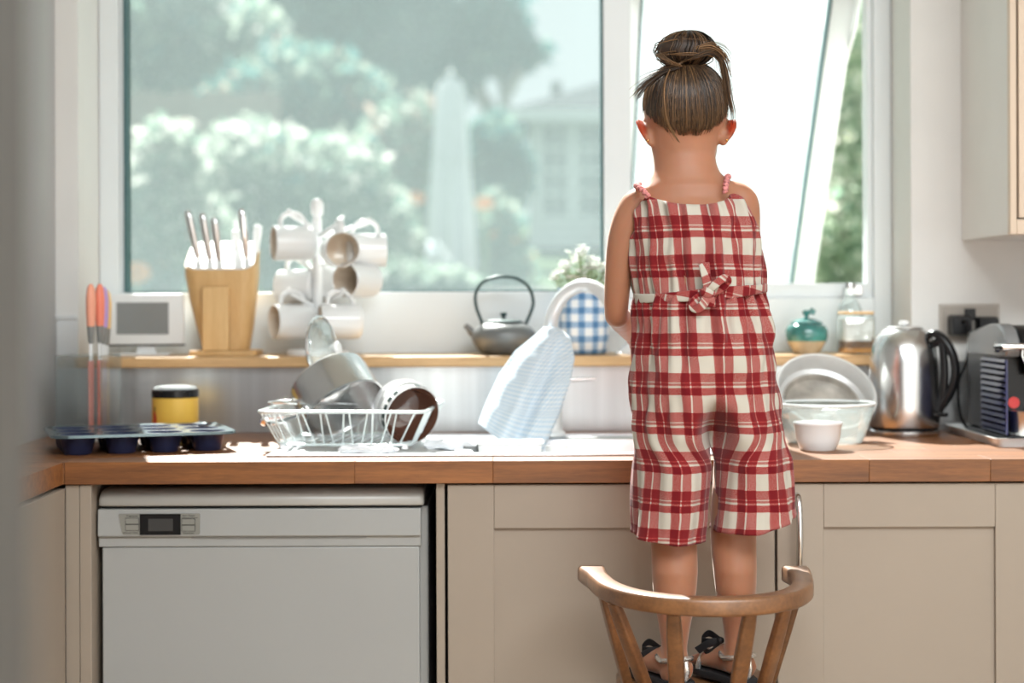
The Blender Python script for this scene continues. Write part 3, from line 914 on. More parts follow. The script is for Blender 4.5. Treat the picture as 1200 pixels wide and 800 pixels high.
MB().lathe([(0.0553, 0.0590), (0.0535, 0.056), (0.049, 0.032), (0.038, 0.013), (0.02, 0.008), (0, 0.007)], 40).build('inside', M['brown_glaze'], b2)
for k in range(22):                                     # painted dashes round the rim
    a = 2 * PI * k / 22
    MB().box(-0.005, 0.005, -0.0006, 0.0006, -0.004, 0.004, Matrix.Rotation(a, 4, 'Z') @ Matrix.Translation((0, -0.0568, 0.050))).build('rim_dash', M['iron_dark'], b2)

# cutlery lying over the left edge of the rack
for k, (dx, dy, rz_) in enumerate(((0.0, 0.0, 10), (0.01, 0.035, -6))):
    f_ = thing('spatula', ('steel spatula with a holed handle' if k == 0 else 'second steel spatula behind the first one') + ' resting on the left rim of the rack', 'utensil', (-0.43 + dx, 0.31 + dy, RZ + 0.006), (0, R(2), R(rz_)))
    MB().tube([(-0.035, 0, 0.002), (0.0, 0, 0.004), (0.05, 0, 0.001), (0.085, 0, 0.004)], [0.006, 0.0085, 0.006, 0.005], 10, flat=0.45).build('handle', M['chrome'], f_)
    MB().box(0.083, 0.125, -0.012, 0.012, 0.003, 0.0045).build('blade', M['steel'], f_, bevel=0.001)

# ------------------------------------------------------------------ sink things
# tap
tp = thing('tap', 'satin metal swan-neck tap with a side lever behind the sink', 'tap', (at(646, 500, 0.49), 0.49, TOP + 0.004))
tl = Vector(tp.location)
MB().lathe([(0, 0), (0.027, 0), (0.027, 0.006), (0.022, 0.010), (0.0205, 0.05), (0.0205, 0.115), (0.016, 0.122), (0, 0.122)], 28).build('body', M['brushed_white'], tp)
path = [W(x, y, Y) - tl for x, y, Y in ((646, 448, 0.49), (645, 425, 0.49), (644, 395, 0.485), (648, 368, 0.478), (660, 347, 0.466), (678, 336, 0.45), (696, 337, 0.43), (711, 349, 0.41), (721, 368, 0.40), (724, 386, 0.397))]
MB().tube(smooth_path(path, 6), 0.0135, 18).build('spout', M['brushed_white'], tp)
lv = [W(x, y, 0.47) - tl for x, y in ((656, 446), (672, 445), (698, 444))]
MB().tube(lv, [0.008, 0.006, 0.005], 12, flat=0.8).build('lever', M['chrome'], tp)

# tea towel hung over the tap
M['towel'] = plaid('pale_blue_check_cotton', 0.0075, 0.0075, [(0.0, 1), (0.35, 1), (0.40, 0), (0.95, 0), (1, 1)], [(0.0, 1), (0.35, 1), (0.40, 0), (0.95, 0), (1, 1)], (0.72, 0.76, 0.79), (0.53, 0.65, 0.75), (0.38, 0.54, 0.68), rough=0.9, warp=0.0008)
L_ = [(0, 637, 384), (0.12, 628, 392), (0.3, 603, 412), (0.5, 585, 438), (0.75, 570, 470), (1.0, 560, 496)]
R_ = [(0, 655, 384), (0.12, 668, 396), (0.3, 673, 420), (0.5, 668, 446), (0.75, 655, 485), (1.0, 634, 531)]
cols_, rows_ = 41, 46
vv, uu, ff = [], [], []
for i in range(rows_):
    t = i / (rows_ - 1)
    lx, ly = lerp_tab(L_, t); rx, ry = lerp_tab(R_, t)
    for j in range(cols_):
        s = j / (cols_ - 1)
        x = lx + (rx - lx) * s
        y = ly + (ry - ly) * s + 8 * math.sin(PI * s) * t
        fold = 0.016 * t ** 0.6 * math.sin(s * 10.5 + 0.8 + t * 1.1) + 0.008 * math.sin(s * 21 + t * 3) * t
        Y = 0.452 - 0.10 * t - 0.022 * math.sin(PI * min(1, s * 1.0)) + fold + 0.05 * (s - 0.5) ** 2
        vv.append(W(x, y, Y))
        uu.append((s * (0.06 + 0.20 * t ** 0.7) + 0.02 * math.sin(4 * s), t * 0.26))
for i in range(rows_ - 1):
    for j in range(cols_ - 1):
        k = i * cols_ + j
        ff.append((k, k + 1, k + cols_ + 1, k + cols_))
# the half that hangs behind the spout
n0 = len(vv)
for i in range(20):
    t = i / 19
    lx, ly = lerp_tab(L_, t * 0.8); rx, ry = lerp_tab(R_, t * 0.8)
    for j in range(cols_):
        s = j / (cols_ - 1)
        x = lx + 3 + (rx - lx - 6) * s
        y = ly + 2 + (ry - ly) * s
        Y = 0.452 + 0.07 * min(1, t * 4) - 0.045 * t + 0.010 * t * math.sin(s * 9)
        p = W(x, y, 0.45 - 0.05 * t)
        p.y = Y
        vv.append(p); uu.append((s * (0.06 + 0.16 * t ** 0.7), -t * 0.2))
for i in range(19):
    for j in range(cols_ - 1):
        k = n0 + i * cols_ + j
        ff.append((k, k + cols_, k + cols_ + 1, k + 1))
for j in range(cols_ - 1):
    ff.append((j, n0 + j, n0 + j + 1, j + 1))


def uv_mesh(name, verts, uvs, faces):
    me = bpy.data.meshes.new(name)
    me.from_pydata([tuple(v) for v in verts], [], faces)
    l = me.uv_layers.new(name='UVMap')
    for lp in me.loops:
        l.data[lp.index].uv = uvs[lp.vertex_index]
    return me


org = W(646, 470, 0.40)
tw = link_mesh('tea_towel', uv_mesh('tea_towel', [v - org for v in vv], uu, ff), M['towel'], None, org, angle=180, solid=0.0022)
tag(tw, 'pale blue checked tea towel draped over the tap', 'towel')

# white tub and other washing up standing in the sink
tub = thing('washing_tub', 'white rectangular tub in the sink below the tea towel', 'tub', (at(597, 525, 0.19), 0.20, TOP - 0.1565))
rg = []
for z, k in ((0, 0.016), (0.1695, 0.0), (0.1735, -0.004), (0.1735, 0.003), (0.004, 0.019)):
    rg.append([(x, y, z) for x, y in rrect(0.058 - k, 0.045 - k, 0.012, 5)])
MB().loft(rg, True, True).build('body', M['white_plastic'], tub)
for k in range(7):
    MB().box(-0.044 + k * 0.0145, -0.040 + k * 0.0145, -0.0445, -0.0405, 0.12, 0.168).build('rib', M['white_plastic'], tub)
cup_ = thing('cup', 'tall white cup standing in the sink right of the white tub', 'cup', (at(652, 525, 0.19), 0.19, TOP - 0.1565))
MB().lathe([(0, 0.0), (0.016, 0), (0.02, 0.08), (0.021, 0.1655), (0.0195, 0.1655), (0.018, 0.08), (0.014, 0.004), (0, 0.003)], 24).build('body', M['white_cer'], cup_)
jg = thing('beaker', 'tall grey beaker standing in the sink left of the white tub', 'beaker', (at(553, 527, 0.20), 0.20, TOP - 0.1565), (0, 0, 0))
MB().lathe([(0, 0.0), (0.014, 0), (0.017, 0.08), (0.018, 0.166), (0.0165, 0.166), (0.017, 0.004), (0, 0.003)], 24).build('body', M['screen_grey'], jg)
for k, (x, y, Y, sx_, lb) in enumerate(((490, 519, 0.155, 0.05, 'crumpled white cloth lying in front of the dish rack'), (525, 519, 0.21, 0.045, 'folded white dishcloth between the dish rack and the tub'))):
    mb_ = MB()
    rg = []
    for z, q in ((0.0, 1.0), (0.006, 1.05), (0.012, 0.85), (0.014, 0.3)):
        rg.append([((sx_ * q) * math.cos(a) * (1 + 0.12 * math.sin(5 * a + z * 300)), 0.022 * q * math.sin(a) * (1 + 0.15 * math.sin(4 * a + k)), z + 0.002 * math.sin(6 * a)) for a in [2 * PI * j / 30 for j in range(30)]])
    mb_.loft(rg)
    o = mb_.build('dishcloth', M['canvas'], None, (at(x, y, Y), Y, TOP + 0.0045))
    if k == 0: o.location = (at(430, 526, 0.13), 0.118, TOP + 0.0045)
    tag(o, lb, 'cloth')

# ------------------------------------------------------------------ worktop, right side
gb = thing('glass_bowl', 'clear glass bowl on the worktop holding a tilted cake tin', 'bowl', (at(966, 500, 0.335), 0.335, TOP))
gr = 0.094
MB().lathe([(0, 0.0), (gr * 0.62, 0.0), (gr * 0.74, 0.004), (gr * 0.86, 0.03), (gr * 0.95, 0.058), (gr, 0.0755)], 56).build('body', M['clear_bowl'], gb, solid=0.003)
MB().tube([(gr * math.cos(2 * PI * k / 56), gr * math.sin(2 * PI * k / 56), 0.0765) for k in range(56)], 0.0026, 8, closed=True).build('rim', mat('glass_rim', (0.80, 0.84, 0.84), 0.08), gb)
tax = Vector((0.10, -0.69, 0.70))
ct = thing('cake_tin', 'round grey metal cake tin tilted inside the glass bowl', 'cake tin', W(968, 460, 0.395), axis_frame(tax, (1, 0, 0)).to_euler())
cr_ = 0.0985
M['alu'] = mat('matt_aluminium', (0.70, 0.71, 0.71), 0.42, 0.55, var=0.04)
M['alu_stained'] = mat('stained_tin_base', (0.44, 0.41, 0.37), 0.4, 0.5, var=0.35, scale=25)
hh = 0.046
MB().lathe([(cr_ * 0.86, -hh), (cr_ * 0.93, -hh * 0.7), (cr_ * 0.975, -0.004), (cr_, 0.0), (cr_ + 0.001, 0.003), (cr_ - 0.004, 0.0035), (cr_ - 0.008, -0.004), (cr_ * 0.88, -hh * 0.62), (cr_ * 0.80, -hh * 0.74)], 60).build('wall', M['alu'], ct)
MB().lathe([(cr_ * 0.80, -hh * 0.74), (cr_ * 0.76, -hh * 0.70), (cr_ * 0.72, -hh * 0.93), (0, -hh * 0.95)], 60).build('base', M['alu_stained'], ct)
rk_ = thing('ramekin', 'small white ramekin on the worktop in front of the glass bowl', 'ramekin', (at(958, 510, 0.195), 0.195, TOP))
MB().lathe([(0, 0.003), (0.024, 0.003), (0.026, 0), (0.031, 0.0), (0.034, 0.004), (0.040, 0.02), (0.0435, 0.045), (0.0455, 0.0475), (0.0455, 0.051), (0.043, 0.051), (0.041, 0.044), (0.037, 0.018), (0.03, 0.008), (0, 0.007)], 44).build('body', M['white_cer'], rk_)

# electric kettle
kt = thing('electric_kettle', 'brushed steel electric kettle with a black handle right of the glass bowl', 'kettle', (at(1059, 500, 0.525), 0.523, TOP))
MB().lathe([(0, 0), (0.068, 0), (0.070, 0.003), (0.0695, 0.010), (0.066, 0.013), (0, 0.013)], 48).build('power_base', M['steel'], kt)
MB().lathe([(0, 0.0133), (0.067, 0.0133), (0.0675, 0.0185), (0, 0.0185)], 48).build('black_ring', M['black_plastic'], kt)
MB().lathe([(0, 0.0187), (0.0695, 0.0187), (0.0715, 0.026), (0.0720, 0.06), (0.0715, 0.11), (0.069, 0.15), (0.064, 0.178), (0.055, 0.200), (0.042, 0.213), (0.038, 0.215), (0, 0.216)], 56).build('body', M['steel'], kt)
MB().lathe([(0, 0.222), (0.030, 0.221), (0.037, 0.218), (0.038, 0.2155)], 36).build('lid', M['steel'], kt)
MB().lathe([(0, 0.232), (0.009, 0.231), (0.011, 0.226), (0.008, 0.222)], 20).build('lid_knob', M['white_plastic'], kt)
ha = Vector((0.82, -0.57, 0)).normalized()
hpts = [(0.046, 0.200), (0.066, 0.206), (0.088, 0.190), (0.104, 0.158), (0.107, 0.125), (0.098, 0.092), (0.082, 0.065), (0.0735, 0.052)]
hpts = smooth_path([(ha.x * a, ha.y * a, z) for a, z in hpts], 6)
MB().tube(hpts, [0.010] * 6 + [0.0115] * (len(hpts) - 12) + [0.010] * 6, 14, flat=0.75).build('handle', M['black_plastic'], kt)
hb = [(0.064, 0.186), (0.078, 0.190), (0.083, 0.16), (0.0845, 0.12), (0.081, 0.085), (0.0745, 0.058)]
MB().tube(smooth_path([(ha.x * a, ha.y * a, z) for a, z in hb], 5), 0.0085, 12).build('handle_back', M['black_plastic'], kt)
MB().box(-0.012, 0.012, -0.008, 0.008, 0, 0.008, Matrix.Translation((ha.x * 0.078, ha.y * 0.078, 0.040)) @ Matrix.Rotation(-0.6, 4, 'Z')).build('switch', M['black_plastic'], kt, bevel=0.002)
MB().loft([[(-0.060, -0.012, 0.192), (-0.060, 0.012, 0.192), (-0.057, 0, 0.165)], [(-0.069, -0.006, 0.198), (-0.069, 0.006, 0.198), (-0.066, 0, 0.188)]], True, True, Matrix.Rotation(R(-35), 4, 'Z')).build('pouring_lip', M['steel'], kt)

# socket with plugs and kettle lead
so = thing('wall_socket', 'brushed steel double socket on the wall above the coffee machine', 'socket', (at(1135, 380, YW), YW - 0.0005, W(0, 380, YW).z))
hw_, hh_ = 0.0628, 0.0395
MB().box(-hw_, hw_, -0.0075, 0, -hh_, hh_).build('frame', mat('socket_rim', (0.42, 0.38, 0.34), 0.5, 0.4), so, bevel=0.001)
MB().box(-hw_ + 0.005, hw_ - 0.005, -0.009, -0.0076, -hh_ + 0.005, hh_ - 0.005).build('plate', mat('socket_steel', (0.30, 0.27, 0.24), 0.45, 0.5), so, bevel=0.0006)
MB().box(-0.012, 0.012, -0.013, -0.0092, 0.006, 0.03).build('switch', M['black_plastic'], so, bevel=0.002)
for k, (x, y, lb) in enumerate(((1126, 383, 'black plug in the left socket hole, its lead going down behind the kettle'), (1158, 385, 'black plug in the right socket hole above the coffee machine'))):
    p = W(x, y, YW - 0.03)
    pl = thing('plug', lb, 'plug', (p.x, YW - 0.0098, p.z), group='plugs in the wall socket')
    MB().loft([[(x_, y_, z_) for x_, z_ in rrect(0.023 * q, 0.022 * q, 0.007)] for y_, q in ((0, 1.0), (-0.018, 1.0), (-0.032, 0.86))]).build('body', M['black_plastic'], pl, bevel=0.001)
    if k == 0:
        o_ = Vector(pl.location)
        lead = [Vector(q) for q in ((0.0, -0.033, 0.006), (0.004, -0.045, 0.010), (0.010, -0.048, -0.01), (0.010, -0.047, -0.034), (0.004, -0.047, -0.075), (-0.012, -0.045, -0.12), (-0.006, -0.035, -0.185), (0.012, -0.04, -0.2195))]
        MB().tube(smooth_path(lead, 6), 0.0032, 8).build('lead', M['black_plastic'], pl)
        MB().tube([(0.010, -0.0475, -0.012), (0.0095, -0.047, -0.036)], [0.0055, 0.0042], 10).build('strain_relief', M['black_plastic'], pl)

# coffee machine on its white tray
tr = thing('tray', 'white rectangular tray under the coffee machine', 'tray', (1.07, 0.42, TOP))
rg = [[(x, y, z) for x, y in rrect(hx0, hy0, 0.012, 5)] for hx0, hy0, z in ((0.165, 0.185, 0.0), (0.172, 0.192, 0.014), (0.175, 0.195, 0.0165), (0.170, 0.190, 0.0165), (0.163, 0.183, 0.005))]
MB().loft(rg).build('body', M['white_plastic'], tr)
cm = thing('coffee_machine', 'blue and grey capsule coffee machine with ribbed sides at the right edge', 'coffee machine', (0.93, 0.275, TOP + 0.0055))
M['blue_panel'] = mat('dark_blue_gloss', (0.022, 0.026, 0.10), 0.12, var=0.1, coat=0.5)
M['grey_gloss'] = mat('grey_gloss', (0.30, 0.31, 0.32), 0.22, 0.4)
LH, LD = 0.155, 0.17
MB().box(0.004, 0.106, 0.052, 0.29, 0.012, 0.20).build('core', M['black_plastic'], cm, bevel=0.006)
MB().box(0.003, 0.107, 0.0, 0.29, 0.0005, 0.0115).build('foot_plate', M['black_plastic'], cm, bevel=0.002)
for s, x0 in ((-1, 0.0), (1, 0.106)):
    pn = MB().box(x0, x0 + 0.004, 0.0, LD, 0.014, LH).build('side_panel', M['blue_panel'], cm, bevel=0.001)
    for k in range(12):
        z = 0.018 + k * 0.0116
        xx = x0 - 0.003 if s < 0 else x0 + 0.004
        MB().loft([[(xx + (0.0028 if s < 0 else 0), y, z), (xx + (0.0028 if s < 0 else 0.003), y, z + 0.004), (xx + (0.0 if s < 0 else 0.003), y, z + 0.004), (xx + (0.0028 if s < 0 else 0.0), y, z + 0.010)] for y in (0.004, LD - 0.004)]).build('rib', M['blue_panel'], pn)
# rounded head
hd_ = MB()
prof = [(0.05, 0.158), (0.012, 0.160), (0.004, 0.172), (0.010, 0.192), (0.030, 0.212), (0.062, 0.222), (0.12, 0.222), (0.26, 0.205), (0.285, 0.19), (0.285, 0.158)]
hd_.loft([[(x, y, z) for y, z in prof] for x in (0.002, 0.030)])
hd_.loft([[(x, y, z) for y, z in prof] for x in (0.080, 0.108)])
hd_.build('head_shell', M['grey_gloss'], cm, bevel=0.004)
prof2 = [(y + 0.002 if y < 0.05 else y, z - 0.003) for y, z in prof]
MB().loft([[(x, y, z) for y, z in prof2] for x in (0.0305, 0.0795)]).build('head_centre', M['black_plastic'], cm, bevel=0.003)
MB().tube([(-0.004, 0.045, 0.178), (-0.004, -0.004, 0.180), (0.055, -0.012, 0.180), (0.114, -0.004, 0.180), (0.114, 0.045, 0.178)], 0.0065, 12).build('lever', M['chrome'], cm)
MB().lathe([(0, 0), (0.010, 0), (0.010, 0.006), (0, 0.006)], 20, Matrix.Translation((-0.006, 0.046, 0.178)) @ Matrix.Rotation(R(90), 4, 'Y')).build('lever_pivot', M['chrome'], cm)
ringp = [(0.055 + 0.022 * math.cos(2 * PI * k / 32), 0.008, 0.166 + 0.022 * math.sin(2 * PI * k / 32)) for k in range(32)]
MB().tube(ringp, 0.0025, 6, closed=True).build('spout_ring', M['chrome'], cm)
MB().lathe([(0.010, 0.125), (0.014, 0.15), (0.016, 0.158)], 20, Matrix.Translation((0.055, 0.028, 0.0))).build('spout', M['black_plastic'], cm, solid=0.002)
for k in range(8):
    MB().box(0.012, 0.098, 0.049, 0.0515, 0.085 + k * 0.009, 0.090 + k * 0.009).build('grille_bar', M['black_plastic'], cm)
M['red_gloss'] = mat('red_gloss', (0.55, 0.02, 0.02), 0.15)
cd = MB().lathe([(0, -0.002), (0.010, -0.0015), (0.011, 0.002), (0, 0.002)], 20, Matrix.Translation((0.028, 0.047, 0.072)) @ Matrix.Rotation(R(90), 4, 'X')).build('red_reflection', M['red_gloss'], cm)  # red disc paints in a red reflection on the black front
ch = MB()
ch.lathe([(0.040, 0.012), (0.041, 0.040), (0.043, 0.055), (0.043, 0.058), (0.0, 0.058)], 32, Matrix.Translation((0.0555, 0.03, 0)))
ch.build('drip_tray', M['steel'], cm)

# ------------------------------------------------------------------ things on the sill
SZ = SILL


def on_sill(x, Y): return (at(x, 400, Y), Y, SZ)


# little white screen
ms = thing('digital_display', 'white tabletop display with a blank grey screen at the left end of the sill', 'display', on_sill(172, 0.775))
dpp = (CAMD + 0.765) / FPX
zt_ = CAMZ - (343 - HY) * dpp - SZ; zb_ = CAMZ - (402 - HY) * dpp - SZ
MB().loft([[(x, y, z + (zt_ + zb_) / 2) for x, z in rrect(0.0835 - k, (zt_ - zb_) / 2 - k, 0.006)] for y, k in ((0.004, 0.002), (-0.011, 0.0), (-0.013, 0.002))]).build('case', M['white_plastic'], ms, bevel=0.001)
MB().box(-0.063, 0.050, -0.0142, -0.0131, zb_ + 0.022, zt_ - 0.018).build('screen', M['screen_grey'], ms)
MB().box(-0.083, 0.083, -0.012, 0.003, zb_ - 0.003, zb_ + 0.0005).build('lower_edge', M['black_matte'], ms)
MB().box(-0.02, 0.02, -0.006, 0.003, 0.005, zb_ - 0.003).build('neck', M['white_plastic'], ms)
MB().box(-0.068, 0.055, -0.035, 0.03, 0.0003, 0.005).build('foot', M['white_plastic'], ms, bevel=0.001)

# knife block
kb = thing('knife_block', 'pale wooden knife block with a glare-whitened sloping top on the sill', 'knife block', on_sill(262, 0.765))
dpp = (CAMD + 0.75) / FPX
rg = []
for z, hx0, hy0, cx0 in ((0.012, 0.050, 0.035, 0.006), (0.06, 0.060, 0.040, 0.004), (0.12, 0.070, 0.046, 0.0), (0.172, 0.0765, 0.050, -0.002)):
    rg.append([(x, y, z) for x, y in rrect(hx0, hy0, 0.028, 7, cx0, 0)])
tilt = [(x, y, z + 0.036 + (y + 0.01) * 0.60) for x, y, z in [(x, y, 0.172) for x, y in rrect(0.0775, 0.0505, 0.028, 7, -0.002, 0)]]
rg.append([(x, y, z - 0.001) for x, y, z in tilt])
MB().loft(rg).build('body', M['bamboo'], kb, bevel=0.0012)
cap = [(-0.002 + (x + 0.002) * 0.955, y * 0.94, z + 0.0005) for x, y, z in tilt]
MB().loft([cap, [(x, y, z + 0.004) for x, y, z in cap]]).build('top_highlight', M['white_plastic'], kb, bevel=0.001)  # white sheet paints in the blown highlight on the sloping top
MB().box(-0.034, 0.022, -0.070, -0.048, 0.012, 0.148).build('front_leg', M['bamboo'], kb, bevel=0.0015)
MB().loft([[(x, y, z) for x, y in rrect(0.072, 0.06, 0.012, 5, 0.008, -0.012)] for z in (0.0004, 0.0115)]).build('foot_plate', M['bamboo'], kb, bevel=0.001)
kbl = Vector(kb.location)
kns = [(220, 245, 232, 300, 0.745, 'steel', 'first steel knife from the left in the wooden block'), (237, 248, 246, 302, 0.745, 'steel', 'second steel knife from the left in the wooden block'),
       (251, 253, 257, 304, 0.745, 'steel', 'third steel knife from the left in the wooden block'), (283, 243, 289, 300, 0.75, 'chrome', 'steel knife with a dark reflecting handle, fourth in the wooden block'),
       (276, 268, 278, 296, 0.79, 'white_plastic', 'short white handled knife at the back of the wooden block'), (303, 262, 303, 296, 0.785, 'white_plastic', 'white handled knife at the right end of the wooden block')]
for x0, y0, x1, y1, Y, m_, lb in kns:
    a, b = W(x0, y0, Y - 0.012), W(x1, y1, Y)
    if x0 > 300: b = W(299, 300, Y)
    k_ = thing('knife', lb, 'knife', b, group='knives in the wooden block')
    d_ = (a - b); L0 = d_.length; u = d_.normalized()
    pts = [u * (L0 * t) for t in (0, 0.12, 0.45, 0.8, 0.95, 1.0)]
    MB().tube(pts, [0.0062, 0.0072, 0.0086, 0.0095, 0.0088, 0.004], 14, flat=0.8).build('handle', M[m_], k_)
    MB().tube([u * 0.0, u * -0.12], [0.004, 0.001], 6, flat=0.25).build('blade', M['steel'], k_)

# mug tree
tree_x, tree_Y = 372, 0.765
mg = thing('mug_tree', 'white wooden mug tree on the sill carrying white mugs', 'mug tree', on_sill(tree_x, tree_Y))
dpp = (CAMD + tree_Y) / FPX
ph_ = CAMZ - (232 - HY) * dpp - SZ
MB().lathe([(0, 0.0003), (0.068, 0.0003), (0.068, 0.008), (0.062, 0.012), (0.02, 0.014), (0, 0.014)], 40).build('base', M['white_plastic'], mg)
MB().lathe([(0.0, 0.012), (0.011, 0.012), (0.0105, 0.22), (0.0105, ph_ - 0.045), (0.008, ph_ - 0.04), (0.0135, ph_ - 0.032), (0.0145, ph_ - 0.012), (0.010, ph_ - 0.002), (0, ph_)], 24).build('post', M['white_plastic'], mg)
M['mug_in'] = mat('cream_mug_inside', (0.80, 0.70, 0.58), 0.2)
mugs = [(344, 284, -160, 'white mug hanging top left on the mug tree, its open end to the left', 0.745),
        (398, 292, -75, 'white mug hanging at the top front of the mug tree', 0.70),
        (428, 293, 12, 'white mug hanging top right on the mug tree, its open end to the right', 0.775),
        (350, 335, 160, 'white mug hanging left in the middle row of the mug tree', 0.80),
        (420, 328, -125, 'white mug with its cream open end forward, right in the middle row', 0.745),
        (343, 376, -150, 'white mug with a cream inside hanging at the bottom left of the mug tree', 0.745),
        (399, 376, -165, 'white mug lying level at the bottom front right of the mug tree', 0.705),
        (385, 330, 80, 'white mug hanging behind the post of the mug tree', 0.815)]
mr, ml_ = 0.0375, 0.088
proto = None
for x, y, az, lb, Y in mugs:
    p = W(x, y, Y)
    rotz = R(az)
    # local +X is the open end, the handle is on top
    if proto is None:
        t_ = proto = thing('mug', lb, 'mug', p, (0, 0, rotz), group='white mugs on the mug tree')
        MX = Matrix.Rotation(R(90), 4, 'Y')
        MB().lathe([(0, -ml_ / 2), (mr - 0.006, -ml_ / 2), (mr - 0.001, -ml_ / 2 + 0.005), (mr, -ml_ / 2 + 0.015), (mr, ml_ / 2 - 0.001), (mr - 0.0015, ml_ / 2 + 0.0005), (mr - 0.003, ml_ / 2 - 0.001)], 40, MX).build('body', M['white_cer'], t_)
        MB().lathe([(mr - 0.003, ml_ / 2 - 0.0012), (mr - 0.0035, -ml_ / 2 + 0.012), (mr - 0.012, -ml_ / 2 + 0.005), (0, -ml_ / 2 + 0.004)], 40, MX).build('inside', M['mug_in'], t_)
        hp = smooth_path([(0.028, 0, mr - 0.001), (0.026, 0, mr + 0.016), (0.010, 0, mr + 0.027), (-0.012, 0, mr + 0.024), (-0.026, 0, mr + 0.008), (-0.028, 0, mr - 0.001)], 6)
        MB().tube(hp, 0.0052, 10, flat=1.3).build('handle', M['white_cer'], t_)
    else:
        t_ = copy_tree(proto, p, (0, 0, rotz), lb)
    hook = p + Vector((0, 0, mr + 0.020))
    root_ = Vector((mg.location.x, mg.location.y, hook.z - 0.028))
    dirv = (hook - root_).normalized()
    MB().tube([root_ - Vector(mg.location), hook + dirv * 0.006 - Vector(mg.location), hook + dirv * 0.012 + Vector((0, 0, 0.010)) - Vector(mg.location)], [0.0045, 0.004, 0.005], 10).build('peg', M['white_plastic'], mg)

# cast iron teapot
tpot = thing('teapot', 'round grey cast iron teapot with a tall dark bail handle on the sill', 'teapot', on_sill(590, 0.735))
dpp = (CAMD + 0.735) / FPX
MB().lathe([(0, 0.0005), (0.042, 0.0005), (0.052, 0.006), (0.064, 0.022), (0.070, 0.036), (0.068, 0.048), (0.058, 0.060), (0.042, 0.068), (0.036, 0.070), (0, 0.070)], 56).build('body', M['iron'], tpot)
MB().lathe([(0.041, 0.0695), (0.041, 0.0725), (0.030, 0.0755), (0, 0.077)], 40).build('lid', M['iron_dark'], tpot)
MB().lathe([(0, 0.092), (0.006, 0.091), (0.0075, 0.087), (0.004, 0.081), (0.005, 0.0765)], 20).build('lid_knob', M['iron_dark'], tpot)
MB().tube([(-0.056, 0, 0.040), (-0.068, -0.002, 0.048), (-0.076, -0.003, 0.058), (-0.083, -0.004, 0.064)], [0.012, 0.009, 0.0065, 0.0055], 14).build('spout', M['iron'], tpot)
hz = CAMZ - (324 - HY) * dpp - SZ
bail = smooth_path([(-0.045, 0, 0.066), (-0.058, 0, 0.098), (-0.060, 0, 0.125), (-0.046, 0, 0.148), (-0.02, 0, 0.158), (0.005, 0, 0.160), (0.032, 0, 0.155), (0.055, 0, 0.138), (0.064, 0, 0.112), (0.060, 0, 0.092), (0.048, 0, 0.066)], 5)
bail = [Vector((p.x, p.y, 0.066 + (p.z - 0.066) * (hz - 0.066) / 0.094)) for p in bail]
MB().tube(bail, 0.0036, 10).build('bail_handle', M['iron_dark'], tpot)
for s in (-1, 1):
    MB().tube([(s * 0.046, 0, 0.058), (s * 0.0455, 0, 0.070)], 0.005, 8, flat=0.6).build('lug', M['iron'], tpot)

# flower pot in blue gingham with white flowers
M['gingham'] = plaid('blue_gingham_cloth', 0.030, 0.030, [(0, 1), (0.42, 1), (0.46, 0), (0.96, 0), (1, 1)], [(0, 1), (0.42, 1), (0.46, 0), (0.96, 0), (1, 1)], (0.78, 0.80, 0.82), (0.28, 0.42, 0.60), (0.085, 0.20, 0.38))
fpn = thing('flower_pot', 'flower pot in blue gingham cloth with white blossom on the sill behind the tap', 'potted flowers', on_sill(684, 0.745))
vv, uu, ff = [], [], []
NP = 64
for i, (z, r_) in enumerate(((0.0, 0.044), (0.006, 0.049), (0.04, 0.0535), (0.09, 0.054), (0.128, 0.053), (0.142, 0.056))):
    for k in range(NP + 1):
        a = 2 * PI * k / NP
        rr = r_ * (1 + 0.025 * math.sin(9 * a + z * 20) * (z / 0.14))
        vv.append((rr * math.cos(a), rr * math.sin(a), z + 0.0006)); uu.append((a * 0.053, z))
for i in range(5):
    for k in range(NP):
        j = i * (NP + 1) + k
        ff.append((j, j + 1, j + NP + 2, j + NP + 1))
link_mesh('cloth_cover', uv_mesh('cloth_cover', vv, uu, ff), M['gingham'], fpn, angle=180, solid=0.0015)
MB().lathe([(0, 0.002), (0.042, 0.002), (0.048, 0.125), (0.044, 0.126), (0, 0.118)], 32).build('inner_pot', mat('terracotta', (0.45, 0.22, 0.12), 0.8), fpn)
fl, st_ = MB(), MB()
rnd = random.Random(3)
heads = []
for k in range(84):
    a, q = rnd.uniform(0, 2 * PI), math.sqrt(rnd.random())
    hx0, hy0 = 0.074 * q * math.cos(a), 0.062 * q * math.sin(a)
    hz0 = 0.160 + 0.062 * (1 - q * q) * rnd.uniform(0.5, 1.1) + rnd.uniform(-0.008, 0.012)
    heads.append((hx0, hy0, hz0))
    st_.tube([(hx0 * 0.35, hy0 * 0.35, 0.12), (hx0 * 0.8, hy0 * 0.8, hz0 - 0.02), (hx0, hy0, hz0)], 0.0009, 4)
M['petal'] = mat('white_petal', (0.84, 0.86, 0.82), 0.7, var=0.03)
M['stem_green'] = mat('pale_green_stem', (0.36, 0.46, 0.26), 0.7, var=0.1)
st_.build('stems', M['stem_green'], fpn)
for hx0, hy0, hz0 in heads:
    fl = MB()
    for j in range(6):
        a = j * PI / 3 + rnd.random()
        ca, sa = math.cos(a), math.sin(a)
        up = rnd.uniform(0.2, 0.9) * 0.010
        w_ = 0.0048
        fl.add([(hx0, hy0, hz0), (hx0 + ca * 0.007 - sa * w_, hy0 + sa * 0.007 + ca * w_, hz0 + up * 0.7), (hx0 + ca * 0.0135, hy0 + sa * 0.0135, hz0 + up), (hx0 + ca * 0.007 + sa * w_, hy0 + sa * 0.007 - ca * w_, hz0 + up * 0.7)], [(0, 1, 2, 3)])
    fl.ell((hx0, hy0, hz0 + 0.003), 0.003, 0.003, 0.002, 8, 5)
    fl.build('flower', M['petal'], fpn)
lf = MB()
